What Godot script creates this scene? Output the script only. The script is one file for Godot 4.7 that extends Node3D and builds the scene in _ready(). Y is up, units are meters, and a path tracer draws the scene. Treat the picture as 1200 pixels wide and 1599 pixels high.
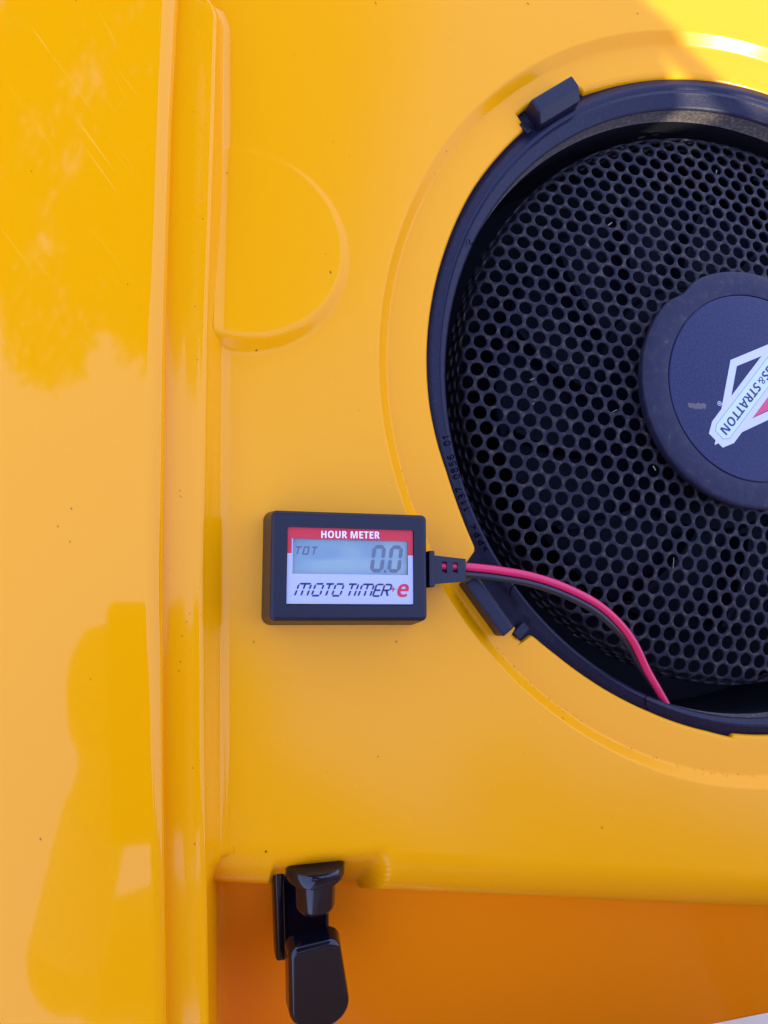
extends Node3D
# A yellow engine cover photographed from above: fan ring, perforated screen, hour meter, twin wire, latch.
# All shapes are laid out in millimetres (x to the right, z towards the photographer, y up from the cover's top face) and scaled by MM.

const MM := 0.001
const AX := 252.3      # axis of the engine fan
const AZ := -105.8
const RX := 255.1     # centre of the guard ring
const RZ := -107.1
var M := {}
var rng := RandomNumberGenerator.new()

func _ready():
	rng.seed = 7
	# ---- camera
	var cam = Camera3D.new()
	cam.name = "camera"
	cam.fov = 66.26
	cam.near = 0.01
	cam.far = 400.0
	var tx = tan(deg_to_rad(14.3)); var ty = tan(deg_to_rad(-7.7))
	var n = Vector3(tx, ty, -1.0).normalized()          # the cover's normal, seen from the camera (x right, y down, z forward)
	var ux = (Vector3(1, 0, 0) - n * n.x).normalized()
	var uz = ux.cross(n)
	var right = Vector3(ux.x, n.x, uz.x)
	var down = Vector3(ux.y, n.y, uz.y)
	var ahead = Vector3(ux.z, n.z, uz.z)
	cam.transform = Transform3D(Basis(right, -down, -ahead), Vector3(0, 0.3, 0))
	add_child(cam)
	cam.current = true
	# ---- sky and sun
	var env = Environment.new()
	var sky = Sky.new()
	var sm = ProceduralSkyMaterial.new()
	sm.sky_top_color = Color(0.63, 0.70, 0.98)
	sm.sky_horizon_color = Color(0.79, 0.82, 0.95)
	sm.sky_curve = 0.2
	sm.sky_energy_multiplier = 1.6
	sm.ground_bottom_color = Color(0.34, 0.33, 0.28)
	sm.ground_horizon_color = Color(0.55, 0.58, 0.55)
	sm.sun_angle_max = 8.0
	sky.sky_material = sm
	env.background_mode = Environment.BG_SKY
	env.sky = sky
	env.tonemap_mode = Environment.TONE_MAPPER_LINEAR
	env.tonemap_exposure = 1.2
	env.sdfgi_enabled = true
	env.ssao_enabled = true
	env.ssil_enabled = true
	var we = WorldEnvironment.new()
	we.name = "world_environment"
	we.environment = env
	add_child(we)
	var sun = DirectionalLight3D.new()
	sun.name = "sun"
	sun.light_energy = 1.6
	sun.light_color = Color(1.0, 0.95, 0.86)
	sun.light_angular_distance = 0.53
	sun.shadow_enabled = true
	var to_sun = Vector3(0.50, 0.64, 0.58).normalized()
	sun.transform = Transform3D(Basis.looking_at(-to_sun, Vector3.UP), to_sun * 5.0)
	add_child(sun)

	materials()
	surroundings()
	engine_cover()
	side_fender()
	rear_panel()
	engine_below()
	fan_screen()
	guard_ring()
	hour_meter()
	twin_wire()
	hood_latch()
	photographer()

# ------------------------------------------------------------------ helpers
func lin(r, g, b): return Color(r, g, b).linear_to_srgb()

func mat(called, c, rough, spec := 0.5, coat := 0.0, coat_rough := 0.1, metal := 0.0):
	var m = StandardMaterial3D.new()
	m.resource_name = called
	m.albedo_color = c
	m.roughness = rough
	m.metallic_specular = spec
	m.metallic = metal
	if coat > 0.0:
		m.clearcoat_enabled = true
		m.clearcoat = coat
		m.clearcoat_roughness = coat_rough
	M[called] = m
	return m

func noise_tex(freq, octaves, ramp: Gradient, size := 512, normal := false, s := 3):
	var fn = FastNoiseLite.new()
	fn.seed = s
	fn.noise_type = FastNoiseLite.TYPE_SIMPLEX_SMOOTH
	fn.frequency = freq
	fn.fractal_octaves = octaves
	var t = NoiseTexture2D.new()
	t.width = size
	t.height = size
	t.seamless = true
	t.noise = fn
	t.as_normal_map = normal
	if ramp: t.color_ramp = ramp
	return t

func ramp(offsets, colors):
	var g = Gradient.new()
	g.offsets = PackedFloat32Array(offsets)
	g.colors = PackedColorArray(colors)
	return g

func tri(m, per_mm):            # world triplanar: one repeat of the texture every per_mm millimetres
	m.uv1_triplanar = true
	m.uv1_world_triplanar = true
	m.uv1_scale = Vector3.ONE * (1.0 / (per_mm * MM))

func thing(called, label, category, at: Vector3, group := ""):
	var o = Node3D.new()
	o.name = called
	add_child(o, true)
	o.position = at * MM
	o.set_meta("label", label)
	o.set_meta("category", category)
	if group: o.set_meta("group", group)
	return o

func part(called, mesh, m, parent, label := ""):
	var o = MeshInstance3D.new()
	o.name = called
	o.mesh = mesh
	o.material_override = m
	parent.add_child(o, true)
	if parent != self:
		var t = parent
		var off = Vector3.ZERO
		while t != self:
			off += t.position
			t = t.get_parent()
		o.position = -off
	if label: o.set_meta("label", label)
	return o

class Buf:
	var v := PackedVector3Array()
	var n := PackedVector3Array()
	var u := PackedVector2Array()
	var i := PackedInt32Array()

func put(b: Buf, p: Vector3, nn: Vector3, uv := Vector2.ZERO) -> int:
	b.v.append(p * MM)
	b.n.append(nn)
	b.u.append(uv)
	return b.v.size() - 1

func face(b: Buf, a: int, c: int, d: int):
	var g = (b.v[c] - b.v[a]).cross(b.v[d] - b.v[a])
	if g.dot(b.n[a] + b.n[c] + b.n[d]) > 0.0:      # front faces run clockwise
		b.i.append(a); b.i.append(d); b.i.append(c)
	else:
		b.i.append(a); b.i.append(c); b.i.append(d)

func quad(b: Buf, a: int, c: int, d: int, e: int):
	face(b, a, c, d)
	face(b, a, d, e)

func done(b: Buf) -> ArrayMesh:
	var arr = []
	arr.resize(Mesh.ARRAY_MAX)
	arr[Mesh.ARRAY_VERTEX] = b.v
	arr[Mesh.ARRAY_NORMAL] = b.n
	arr[Mesh.ARRAY_TEX_UV] = b.u
	arr[Mesh.ARRAY_INDEX] = b.i
	var m = ArrayMesh.new()
	m.add_surface_from_arrays(Mesh.PRIMITIVE_TRIANGLES, arr)
	return m

# a grid of points (rows x columns) with smooth normals; towards: a direction the normals should lean to, or away from a centre
func sheet(b: Buf, pts: Array, uvs: Array, towards: Vector3, closed := false, centre = null):
	var rows = pts.size()
	var cols = pts[0].size()
	var at = b.v.size()
	for r in rows:
		for c in cols:
			var r0 = max(r - 1, 0); var r1 = min(r + 1, rows - 1)
			var c0 = c - 1; var c1 = c + 1
			if closed:
				c0 = (c0 + cols - 1) % (cols - 1) if c0 < 0 else c0
				c1 = 1 if c1 > cols - 1 else c1
				if c == 0: c0 = cols - 2
			else:
				c0 = max(c0, 0); c1 = min(c1, cols - 1)
			var nn = (pts[r1][c] - pts[r0][c]).cross(pts[r][c1] - pts[r][c0])
			nn = nn.normalized() if nn.length() > 1e-12 else towards
			var want = towards
			if centre != null: want = pts[r][c] - centre
			if nn.dot(want) < 0.0: nn = -nn
			put(b, pts[r][c], nn, uvs[r][c] if uvs.size() else Vector2(float(c) / (cols - 1), float(r) / (rows - 1)))
	for r in rows - 1:
		for c in cols - 1:
			var k = at + r * cols + c
			quad(b, k, k + 1, k + cols + 1, k + cols)

func smooth(a, c, x): 
	var t = clampf((x - a) / (c - a), 0.0, 1.0)
	return t * t * (3.0 - 2.0 * t)

# outline of a rounded rectangle in (u, v), with outward normals
func round_rect(hw, hh, r, segs := 6):
	var out = []
	for k in 4:
		var cx = (hw - r) * (1 if k == 0 or k == 3 else -1)
		var cy = (hh - r) * (1 if k < 2 else -1)
		for s in segs + 1:
			var a = PI / 2 * (k + float(s) / segs)
			var d = Vector2(cos(a), sin(a))
			out.append([Vector2(cx, cy) + d * r, d])
	return out

# any convex polygon with rounded corners
func round_poly(pts, r, segs := 5):
	var out = []
	var n = pts.size()
	var area = 0.0
	for k in n: area += pts[k].cross(pts[(k + 1) % n])
	var ps = pts.duplicate()
	if area < 0: ps.reverse()
	for k in n:
		var p = ps[k]
		var a = (ps[(k + n - 1) % n] - p).normalized()
		var c = (ps[(k + 1) % n] - p).normalized()
		var half = acos(clampf(a.dot(c), -1, 1)) / 2.0
		var rr = r[k] if r is Array else r
		var ctr = p + (a + c).normalized() * (rr / sin(half))
		var n0 = Vector2(-a.y, a.x) * -1.0
		n0 = Vector2(a.y, -a.x) * -1.0 if n0.dot(p - ctr) < 0 else n0
		var n1 = Vector2(-c.y, c.x)
		if n1.dot(p - ctr) < 0: n1 = -n1
		for s in segs + 1:
			var d = n0.slerp(n1, float(s) / segs)
			out.append([ctr + d * rr, d])
	return out

# a solid from an outline and layers [inset, height, outward part of the normal, upward part]; f maps (u, height, v) to millimetres; caps optional
func slab(b: Buf, outline, layers, f: Callable, cap_top := true, cap_bottom := true):
	var n = outline.size()
	var o0 = f.call(Vector3.ZERO)
	var at = b.v.size()
	for L in layers:
		for k in n:
			var o = outline[k]
			var p = o[0] - o[1] * L[0]
			var nn = Vector3(o[1].x * L[2], L[3], o[1].y * L[2])
			put(b, f.call(Vector3(p.x, L[1], p.y)), (f.call(nn) - o0).normalized(), Vector2(p.x, p.y))
	for l in layers.size() - 1:
		for k in n:
			var k2 = (k + 1) % n
			quad(b, at + l * n + k, at + l * n + k2, at + (l + 1) * n + k2, at + (l + 1) * n + k)
	for cap in [0, 1]:
		if (cap == 0 and not cap_bottom) or (cap == 1 and not cap_top): continue
		var L = layers[0] if cap == 0 else layers[-1]
		var nn = (f.call(Vector3(0, 1 if cap else -1, 0)) - o0).normalized()
		var first = b.v.size()
		var mid = Vector2.ZERO
		for k in n:
			var p = outline[k][0] - outline[k][1] * L[0]
			mid += p / n
			put(b, f.call(Vector3(p.x, L[1], p.y)), nn, p)
		var c = put(b, f.call(Vector3(mid.x, L[1], mid.y)), nn, mid)
		for k in n: face(b, c, first + k, first + (k + 1) % n)

# layers of a slab with rounded rims: bottom y0, top y1, radii, draft (inset at the top)
func rims(y0, y1, r0, r1, draft := 0.0, segs := 5):
	var out = []
	if r0 > 0:
		for s in segs + 1:
			var a = PI / 2 * (1.0 - float(s) / segs)
			out.append([r0 * (1 - cos(a)), y0 + r0 * (1 - sin(a)), cos(a), -sin(a)])
	else:
		out.append([0.0, y0, 1.0, 0.0])
	if r1 > 0:
		for s in segs + 1:
			var a = PI / 2 * float(s) / segs
			out.append([draft + r1 * (1 - cos(a)), y1 - r1 * (1 - sin(a)), cos(a), sin(a)])
	else:
		out.append([draft, y1, 1.0, 0.0])
	return out

# round body about a vertical axis; profile [radius, height] from outside in; edges sharper than 40 degrees stay sharp
func lathe(b: Buf, profile, cx, cz, segs := 160, bump = null):
	var m = profile.size()
	for k in m - 1:
		var p = profile[k]; var q = profile[k + 1]
		var t = (q - p).normalized()
		var nn = Vector2(t.y, -t.x) * -1.0
		var n0 = nn; var n1 = nn
		if k > 0:
			var tp = (p - profile[k - 1]).normalized()
			if tp.dot(t) > 0.76: n0 = (nn + Vector2(-tp.y, tp.x)).normalized()
		if k < m - 2:
			var tn = (profile[k + 2] - q).normalized()
			if tn.dot(t) > 0.76: n1 = (nn + Vector2(-tn.y, tn.x)).normalized()
		var at = b.v.size()
		for s in segs + 1:
			var a = TAU * s / segs
			var d = Vector3(cos(a), 0, sin(a))
			var r0 = p.x; var r1 = q.x
			if bump != null:
				r0 = bump.call(p.x, a); r1 = bump.call(q.x, a)
			put(b, Vector3(cx, p.y, cz) + d * r0, d * n0.x + Vector3.UP * n0.y, Vector2(a, p.x))
			put(b, Vector3(cx, q.y, cz) + d * r1, d * n1.x + Vector3.UP * n1.y, Vector2(a, q.x))
		for s in segs:
			quad(b, at + s * 2, at + s * 2 + 1, at + s * 2 + 3, at + s * 2 + 2)

func smooth_path(pts, per := 10):
	var cv = Curve3D.new()
	for k in pts.size():
		var a = pts[max(k - 1, 0)]; var c = pts[min(k + 1, pts.size() - 1)]
		var t = (c - a) / 6.0
		cv.add_point(pts[k], -t, t)
	var out = []
	for k in (pts.size() - 1) * per + 1:
		out.append(cv.samplef(float(k) / per))
	return out

func tube(b: Buf, pts, radius, segs := 12, cap := true):
	var up = Vector3.UP
	var rings = []
	for k in pts.size():
		var t = (pts[min(k + 1, pts.size() - 1)] - pts[max(k - 1, 0)]).normalized()
		var side = t.cross(up)
		if side.length() < 0.05: side = t.cross(Vector3.RIGHT)
		side = side.normalized()
		up = side.cross(t).normalized()
		var r = radius[k] if radius is Array or radius is PackedFloat32Array else radius
		var first = b.v.size()
		for s in segs + 1:
			var a = TAU * s / segs
			var d = side * cos(a) + up * sin(a)
			put(b, pts[k] + d * r, d, Vector2(float(s) / segs, k))
		rings.append(first)
	for k in rings.size() - 1:
		for s in segs:
			quad(b, rings[k] + s, rings[k] + s + 1, rings[k + 1] + s + 1, rings[k + 1] + s)
	if cap:
		for e in [0, pts.size() - 1]:
			var t = (pts[1] - pts[0]).normalized() * -1.0 if e == 0 else (pts[-1] - pts[-2]).normalized()
			var c = put(b, pts[e], t)
			var first = b.v.size()
			for s in segs + 1: put(b, b.v[rings[e] + s] / MM, t)
			for s in segs: face(b, c, first + s, first + s + 1)

# thin raised print: polygon in the plane, mapped by f from (u, height, v)
func print_poly(b: Buf, poly: PackedVector2Array, f: Callable, h0: float, h1: float):
	var idx = Geometry2D.triangulate_polygon(poly)
	var o0 = f.call(Vector3.ZERO)
	var up = (f.call(Vector3(0, 1, 0)) - o0).normalized()
	var at = b.v.size()
	for p in poly: put(b, f.call(Vector3(p.x, h1, p.y)), up, p)
	for k in range(0, idx.size(), 3): face(b, at + idx[k], at + idx[k + 1], at + idx[k + 2])
	var n = poly.size()
	var mid = Vector2.ZERO
	for p in poly: mid += p / n
	for k in n:
		var p = poly[k]; var q = poly[(k + 1) % n]
		var d = (q - p).orthogonal().normalized()
		if d.dot((p + q) / 2 - mid) < 0: d = -d
		var nn = (f.call(Vector3(d.x, 0, d.y)) - o0).normalized()
		var e = [put(b, f.call(Vector3(p.x, h0, p.y)), nn), put(b, f.call(Vector3(q.x, h0, q.y)), nn), put(b, f.call(Vector3(q.x, h1, q.y)), nn), put(b, f.call(Vector3(p.x, h1, p.y)), nn)]
		quad(b, e[0], e[1], e[2], e[3])

func stroke(b: Buf, p: Vector2, q: Vector2, w: float, f: Callable, h0: float, h1: float, bevel := 0.35):
	var t = (q - p).normalized()
	var s = t.orthogonal() * w / 2
	var e = t * w * bevel
	print_poly(b, PackedVector2Array([p - s + e, p - e * 0.2, p + s + e, q + s - e, q + e * 0.2, q - s - e]), f, h0, h1)

func text_mesh(txt, cap_mm, depth_mm, bold := true, mono := false):
	var f = SystemFont.new()
	f.font_names = PackedStringArray(["Droid Sans Mono" if mono else "Droid Sans"])
	f.font_weight = 700 if bold else 400
	var t = TextMesh.new()
	t.text = txt
	t.font = f
	t.font_size = 72
	t.pixel_size = cap_mm * MM / (72 * 0.714)
	t.depth = depth_mm * MM
	t.curve_step = 1.0
	return t

# a flat text whose reading direction, up direction and height are given in the world
func flat_text(txt, cap_mm, at: Vector3, read: Vector3, up: Vector3, m, parent, width_mm := 0.0, slant := 0.0, depth := 0.12, bold := true):
	var t = text_mesh(txt, cap_mm, depth, bold)
	var o = MeshInstance3D.new()
	o.name = "lettering"
	o.mesh = t
	o.material_override = m
	parent.add_child(o, true)
	var off = Vector3.ZERO
	var k = parent
	while k != self:
		off += k.position
		k = k.get_parent()
	var sx = 1.0
	var ab = t.get_aabb()
	if width_mm > 0.0: sx = width_mm * MM / ab.size.x
	var cap_scale = cap_mm * MM / text_mesh("H", cap_mm, 0.1, bold).get_aabb().size.y
	var sy = cap_mm * MM / ab.size.y if width_mm > 0.0 else cap_scale
	if width_mm == 0.0: sx = cap_scale
	o.transform = Transform3D(Basis(read * sx, (up + read * slant) * sy, read.cross(up)), at * MM - off)
	return o

func image_line(im: Image, a: Vector2, c: Vector2, col: Color, w: float, rnd := 0.0):
	var n = int((c - a).length() * 1.5) + 1
	for k in n + 1:
		var f = float(k) / n
		var p = a.lerp(c, f)
		var al = col.a * sin(PI * clampf(f, 0.02, 0.98)) * (1.0 - rnd * rng.randf())
		for dy in range(-int(ceil(w)), int(ceil(w)) + 1):
			for dx in range(-int(ceil(w)), int(ceil(w)) + 1):
				var q = Vector2i(int(p.x) + dx, int(p.y) + dy)
				if q.x < 0 or q.y < 0 or q.x >= im.get_width() or q.y >= im.get_height(): continue
				var d = (Vector2(q) - p).length()
				var s = clampf(w + 0.5 - d, 0, 1) * al * 0.6
				if s > 0: im.set_pixelv(q, im.get_pixelv(q).lerp(Color(col.r, col.g, col.b), s))

# ------------------------------------------------------------------ materials
var YELLOW = Color(0.90, 0.358, 0.001)

func materials():
	var orange_peel = noise_tex(0.02, 2, null, 512, true, 5)
	for k in [["cover_yellow", 0.36, 0.42, 0.2, 0.02], ["fender_yellow", 0.3, 0.58, 0.05, 0.02], ["strip_yellow", 0.3, 0.55, 0.09, 0.05], ["rear_shade_yellow", 0.3, 0.3, 0.15, 0.1]]:
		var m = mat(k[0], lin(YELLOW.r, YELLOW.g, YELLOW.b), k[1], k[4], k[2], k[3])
		if k[0] == "rear_shade_yellow": m.albedo_color = lin(0.97, 0.275, 0.002)  # orange of bounced light in the shade, put into the colour
	var plastic_grain = noise_tex(0.08, 3, null, 512, true, 11)
	var dust = noise_tex(0.03, 5, ramp([0.0, 0.55, 0.72, 1.0], [lin(0.007, 0.007, 0.020), lin(0.008, 0.008, 0.023), lin(0.012, 0.0115, 0.024), lin(0.06, 0.053, 0.046)]), 1024, false, 21)
	var m = mat("ring_black", Color.WHITE, 0.42, 0.34)
	m.albedo_texture = dust
	m.normal_enabled = true; m.normal_texture = plastic_grain; m.normal_scale = 0.07
	tri(m, 60)
	m = mat("clip_black", lin(0.006, 0.006, 0.016), 0.34, 0.38)
	m.normal_enabled = true; m.normal_texture = plastic_grain; m.normal_scale = 0.2
	tri(m, 40)
	m = mat("screen_black", Color.WHITE, 0.44, 0.28)
	m.albedo_texture = noise_tex(0.02, 6, ramp([0.0, 0.45, 0.62, 1.0], [lin(0.009, 0.0088, 0.014), lin(0.013, 0.012, 0.017), lin(0.030, 0.024, 0.021), lin(0.11, 0.085, 0.06)]), 1024, false, 31)
	tri(m, 90)
	m = mat("wall_dusty", Color.WHITE, 0.7, 0.4)
	m.albedo_texture = noise_tex(0.04, 5, ramp([0.0, 0.45, 0.7, 1.0], [lin(0.05, 0.043, 0.038), lin(0.09, 0.076, 0.062), lin(0.15, 0.125, 0.10), lin(0.27, 0.225, 0.17)]), 512, false, 33)
	tri(m, 50)
	m = mat("hub_black", Color.WHITE, 0.5, 0.36)
	m.albedo_texture = noise_tex(0.012, 6, ramp([0.0, 0.5, 0.75, 1.0], [lin(0.011, 0.011, 0.026), lin(0.013, 0.013, 0.030), lin(0.021, 0.020, 0.032), lin(0.075, 0.065, 0.058)]), 1024, false, 41)
	m.normal_enabled = true; m.normal_texture = plastic_grain; m.normal_scale = 0.08
	tri(m, 80)
	m = mat("decal_blue", Color.WHITE, 0.38, 0.42)
	m.albedo_texture = noise_tex(0.03, 6, ramp([0.0, 0.38, 0.52, 0.8, 1.0], [lin(0.003, 0.004, 0.022), lin(0.005, 0.007, 0.036), lin(0.009, 0.011, 0.047), lin(0.013, 0.016, 0.056), lin(0.035, 0.038, 0.08)]), 1024, false, 43)
	tri(m, 45)
	mat("decal_white", lin(0.56, 0.56, 0.62), 0.36)
	mat("decal_panel", lin(0.56, 0.64, 0.62), 0.36)
	mat("decal_green", lin(0.25, 0.36, 0.33), 0.36)
	mat("decal_red", lin(0.62, 0.05, 0.10), 0.36)
	mat("decal_ink", lin(0.010, 0.016, 0.06), 0.4)
	mat("decal_scuff", lin(0.11, 0.09, 0.085), 0.7)
	mat("straw", lin(0.22, 0.17, 0.11), 0.9)
	mat("housing_black", lin(0.006, 0.006, 0.008), 0.8, 0.3)
	mat("fan_metal", lin(0.004, 0.004, 0.008), 0.4, 0.16)
	m = mat("meter_black", lin(0.008, 0.008, 0.016), 0.40, 0.40)
	m.normal_enabled = true; m.normal_texture = plastic_grain; m.normal_scale = 0.12
	tri(m, 25)
	mat("boot_black", lin(0.009, 0.009, 0.016), 0.5, 0.45)
	mat("label_white", lin(0.44, 0.46, 0.58), 0.3)
	mat("label_red", lin(0.60, 0.032, 0.040), 0.35, 0.35)
	mat("print_white", lin(0.82, 0.80, 0.84), 0.35)
	mat("print_navy", lin(0.012, 0.014, 0.06), 0.4)
	m = mat("lcd_glass", Color.WHITE, 0.3, 0.4)
	m.albedo_texture = noise_tex(0.006, 2, ramp([0.25, 0.5, 0.75], [lin(0.13, 0.25, 0.26), lin(0.17, 0.30, 0.28), lin(0.23, 0.35, 0.29)]), 256, false, 61)
	tri(m, 48)
	mat("lcd_segment", lin(0.025, 0.055, 0.075), 0.35)
	m = mat("clear_pane", Color(1, 1, 1, 0.04), 0.04)
	m.transparency = BaseMaterial3D.TRANSPARENCY_ALPHA
	mat("wire_red", lin(0.64, 0.016, 0.075), 0.34, 0.5)
	mat("wire_black", lin(0.014, 0.012, 0.016), 0.38, 0.5)
	mat("latch_black", lin(0.003, 0.003, 0.006), 0.13, 0.5)
	mat("painted_groove_shade", lin(0.001, 0.001, 0.002), 0.9, 0.1)  # near-black colour stands for shade in moulded lettering and weld lines
	mat("skin", lin(0.50, 0.26, 0.17), 0.5)
	mat("shirt", lin(0.45, 0.27, 0.13), 0.9)
	mat("light_cloth", lin(0.62, 0.56, 0.45), 0.9)
	mat("trousers", lin(0.62, 0.56, 0.48), 0.9)
	mat("shoe_leather", lin(0.03, 0.02, 0.015), 0.6)
	mat("hair_brown", lin(0.02, 0.014, 0.01), 0.6)
	mat("eye_white", lin(0.6, 0.6, 0.6), 0.2)
	mat("phone_black", lin(0.01, 0.01, 0.012), 0.15)
	m = mat("leaf_green", lin(0.055, 0.085, 0.018), 0.5)
	m.backlight_enabled = true; m.backlight = lin(0.05, 0.09, 0.01)
	m.cull_mode = BaseMaterial3D.CULL_DISABLED
	mat("bark", lin(0.09, 0.065, 0.045), 0.9)
	m = mat("concrete", Color.WHITE, 0.9)
	m.albedo_texture = noise_tex(0.02, 5, ramp([0.0, 1.0], [lin(0.42, 0.40, 0.37), lin(0.60, 0.58, 0.54)]), 512, false, 51)
	tri(m, 1500)
	m = mat("lawn", Color.WHITE, 0.95)
	m.albedo_texture = noise_tex(0.05, 5, ramp([0.0, 1.0], [lin(0.04, 0.07, 0.015), lin(0.10, 0.13, 0.035)]), 512, false, 53)
	tri(m, 3000)

# ------------------------------------------------------------------ surroundings
func surroundings():
	var b = Buf.new()
	var pts = []
	for r in 2:
		pts.append([Vector3(-200000, -790, -200000 + 400000 * r), Vector3(200000, -790, -200000 + 400000 * r)])
	sheet(b, pts, [], Vector3.UP)
	var g = part("ground", done(b), M.lawn, self)
	g.set_meta("kind", "structure"); g.set_meta("label", "mown green lawn around the concrete drive"); g.set_meta("category", "ground")
	b = Buf.new()
	slab(b, round_rect(2600, 3200, 60), rims(-786, -780, 0, 5), func(p): return Vector3(p.x + 900, p.y, p.z + 1200))
	g = part("pavement", done(b), M.concrete, self)
	g.set_meta("kind", "structure"); g.set_meta("label", "bright sunlit concrete seen past the lower right corner"); g.set_meta("category", "pavement")
	# a tree beyond the top of the picture; the glossy paint mirrors its crown
	var t = thing("shade_tree", "leafy tree mirrored with gaps of sky in the glossy yellow paint", "tree", Vector3(-900, -780, -4600))
	b = Buf.new()
	tube(b, smooth_path([Vector3(-900, -800, -4600), Vector3(-880, 600, -4560), Vector3(-820, 2000, -4480), Vector3(-700, 3300, -4300)]), [190.0, 188.0, 186.0, 184.0, 182.0, 180.0, 178.0, 176.0, 174.0, 172.0, 170.0, 168.0, 165.0, 162.0, 160.0, 158.0, 155.0, 152.0, 150.0, 145.0, 140.0, 135.0, 130.0, 125.0, 120.0, 115.0, 110.0, 105.0, 100.0, 95.0, 90.0], 14)
	var clumps = []
	for k in 46:
		var d = Vector3(rng.randf_range(-1, 1), rng.randf_range(-0.8, 1), rng.randf_range(-1, 1))
		if d.length() > 1.0: d = d.normalized() * rng.randf_range(0.7, 1.0)
		clumps.append(Vector3(-700, 4700, -3650) + d * Vector3(2300, 1600, 1900))
	for k in range(0, 46, 3):
		var c = clumps[k]
		var s = Vector3(-780, 2400, -4440)
		tube(b, smooth_path([s, s.lerp(c, 0.5) + Vector3(0, 150, 0), c], 6), [60.0, 56.0, 52.0, 48.0, 44.0, 40.0, 36.0, 32.0, 28.0, 24.0, 20.0, 16.0, 12.0], 8)
	part("trunk", done(b), M.bark, t)
	var leaf = Buf.new()
	var o = [Vector2(0, 0), Vector2(0.3, 0.25), Vector2(0.28, 0.55), Vector2(0, 1), Vector2(-0.28, 0.55), Vector2(-0.3, 0.25)]
	var at = leaf.v.size()
	for p in o: put(leaf, Vector3(p.x * 62, abs(p.x) * 16, p.y * 72), Vector3(p.x * 0.4, 1, 0).normalized())
	for k in range(1, 5): face(leaf, at, at + k, at + k + 1)
	var mm = MultiMesh.new()
	mm.transform_format = MultiMesh.TRANSFORM_3D
	mm.mesh = done(leaf)
	mm.instance_count = 60000
	for k in 60000:
		var c = clumps[k % clumps.size()]
		var d = Vector3(rng.randfn(), rng.randfn() * 0.7, rng.randfn()) * 400.0
		if d.length() > 520.0: d = d.normalized() * rng.randf_range(300.0, 520.0)
		var bs = Basis.from_euler(Vector3(rng.randf_range(-0.9, 0.9), rng.randf() * TAU, rng.randf_range(-0.9, 0.9))).scaled(Vector3.ONE * rng.randf_range(0.8, 1.5))
		mm.set_instance_transform(k, Transform3D(bs, (c + d) * MM - t.position))
	var mi = MultiMeshInstance3D.new()
	mi.name = "crown"
	mi.multimesh = mm
	mi.material_override = M.leaf_green
	mi.set_meta("kind", "stuff")
	t.add_child(mi)

# ------------------------------------------------------------------ engine cover
var OPEN = [[0.0, 155.0], [80.0, 156.4], [97.2, 156.6], [97.5, 156.7], [97.8, 158.2], [102.3, 157.4], [113.2, 157.2], [124.3, 158.0], [130.2, 158.7], [134.6, 159.8], [135.3, 160.4], [135.6, 165.0], [137.4, 165.4], [137.7, 163.2], [139.5, 163.6], [148.0, 165.0], [149.4, 164.6], [149.75, 162.4], [150.3, 158.9], [150.8, 158.0], [151.5, 157.8], [156.3, 157.0], [159.3, 156.7], [163.0, 156.6], [167.0, 157.2], [173.0, 157.8], [180.0, 157.8], [189.5, 157.6], [197.5, 157.4], [204.4, 157.5], [210.3, 157.7], [219.0, 157.5], [225.2, 157.6], [225.7, 164.4], [229.0, 164.6], [238.6, 160.0], [239.2, 157.2], [242.9, 156.4], [251.0, 155.2], [256.0, 154.6], [264.8, 153.6], [271.0, 153.0], [280.0, 152.6], [320.0, 153.4], [360.0, 155.0]]

func open_r(deg):
	for k in OPEN.size() - 1:
		if deg <= OPEN[k + 1][0]:
			var f = (deg - OPEN[k][0]) / (OPEN[k + 1][0] - OPEN[k][0])
			return lerpf(OPEN[k][1], OPEN[k + 1][1], f)
	return 155.0

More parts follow.
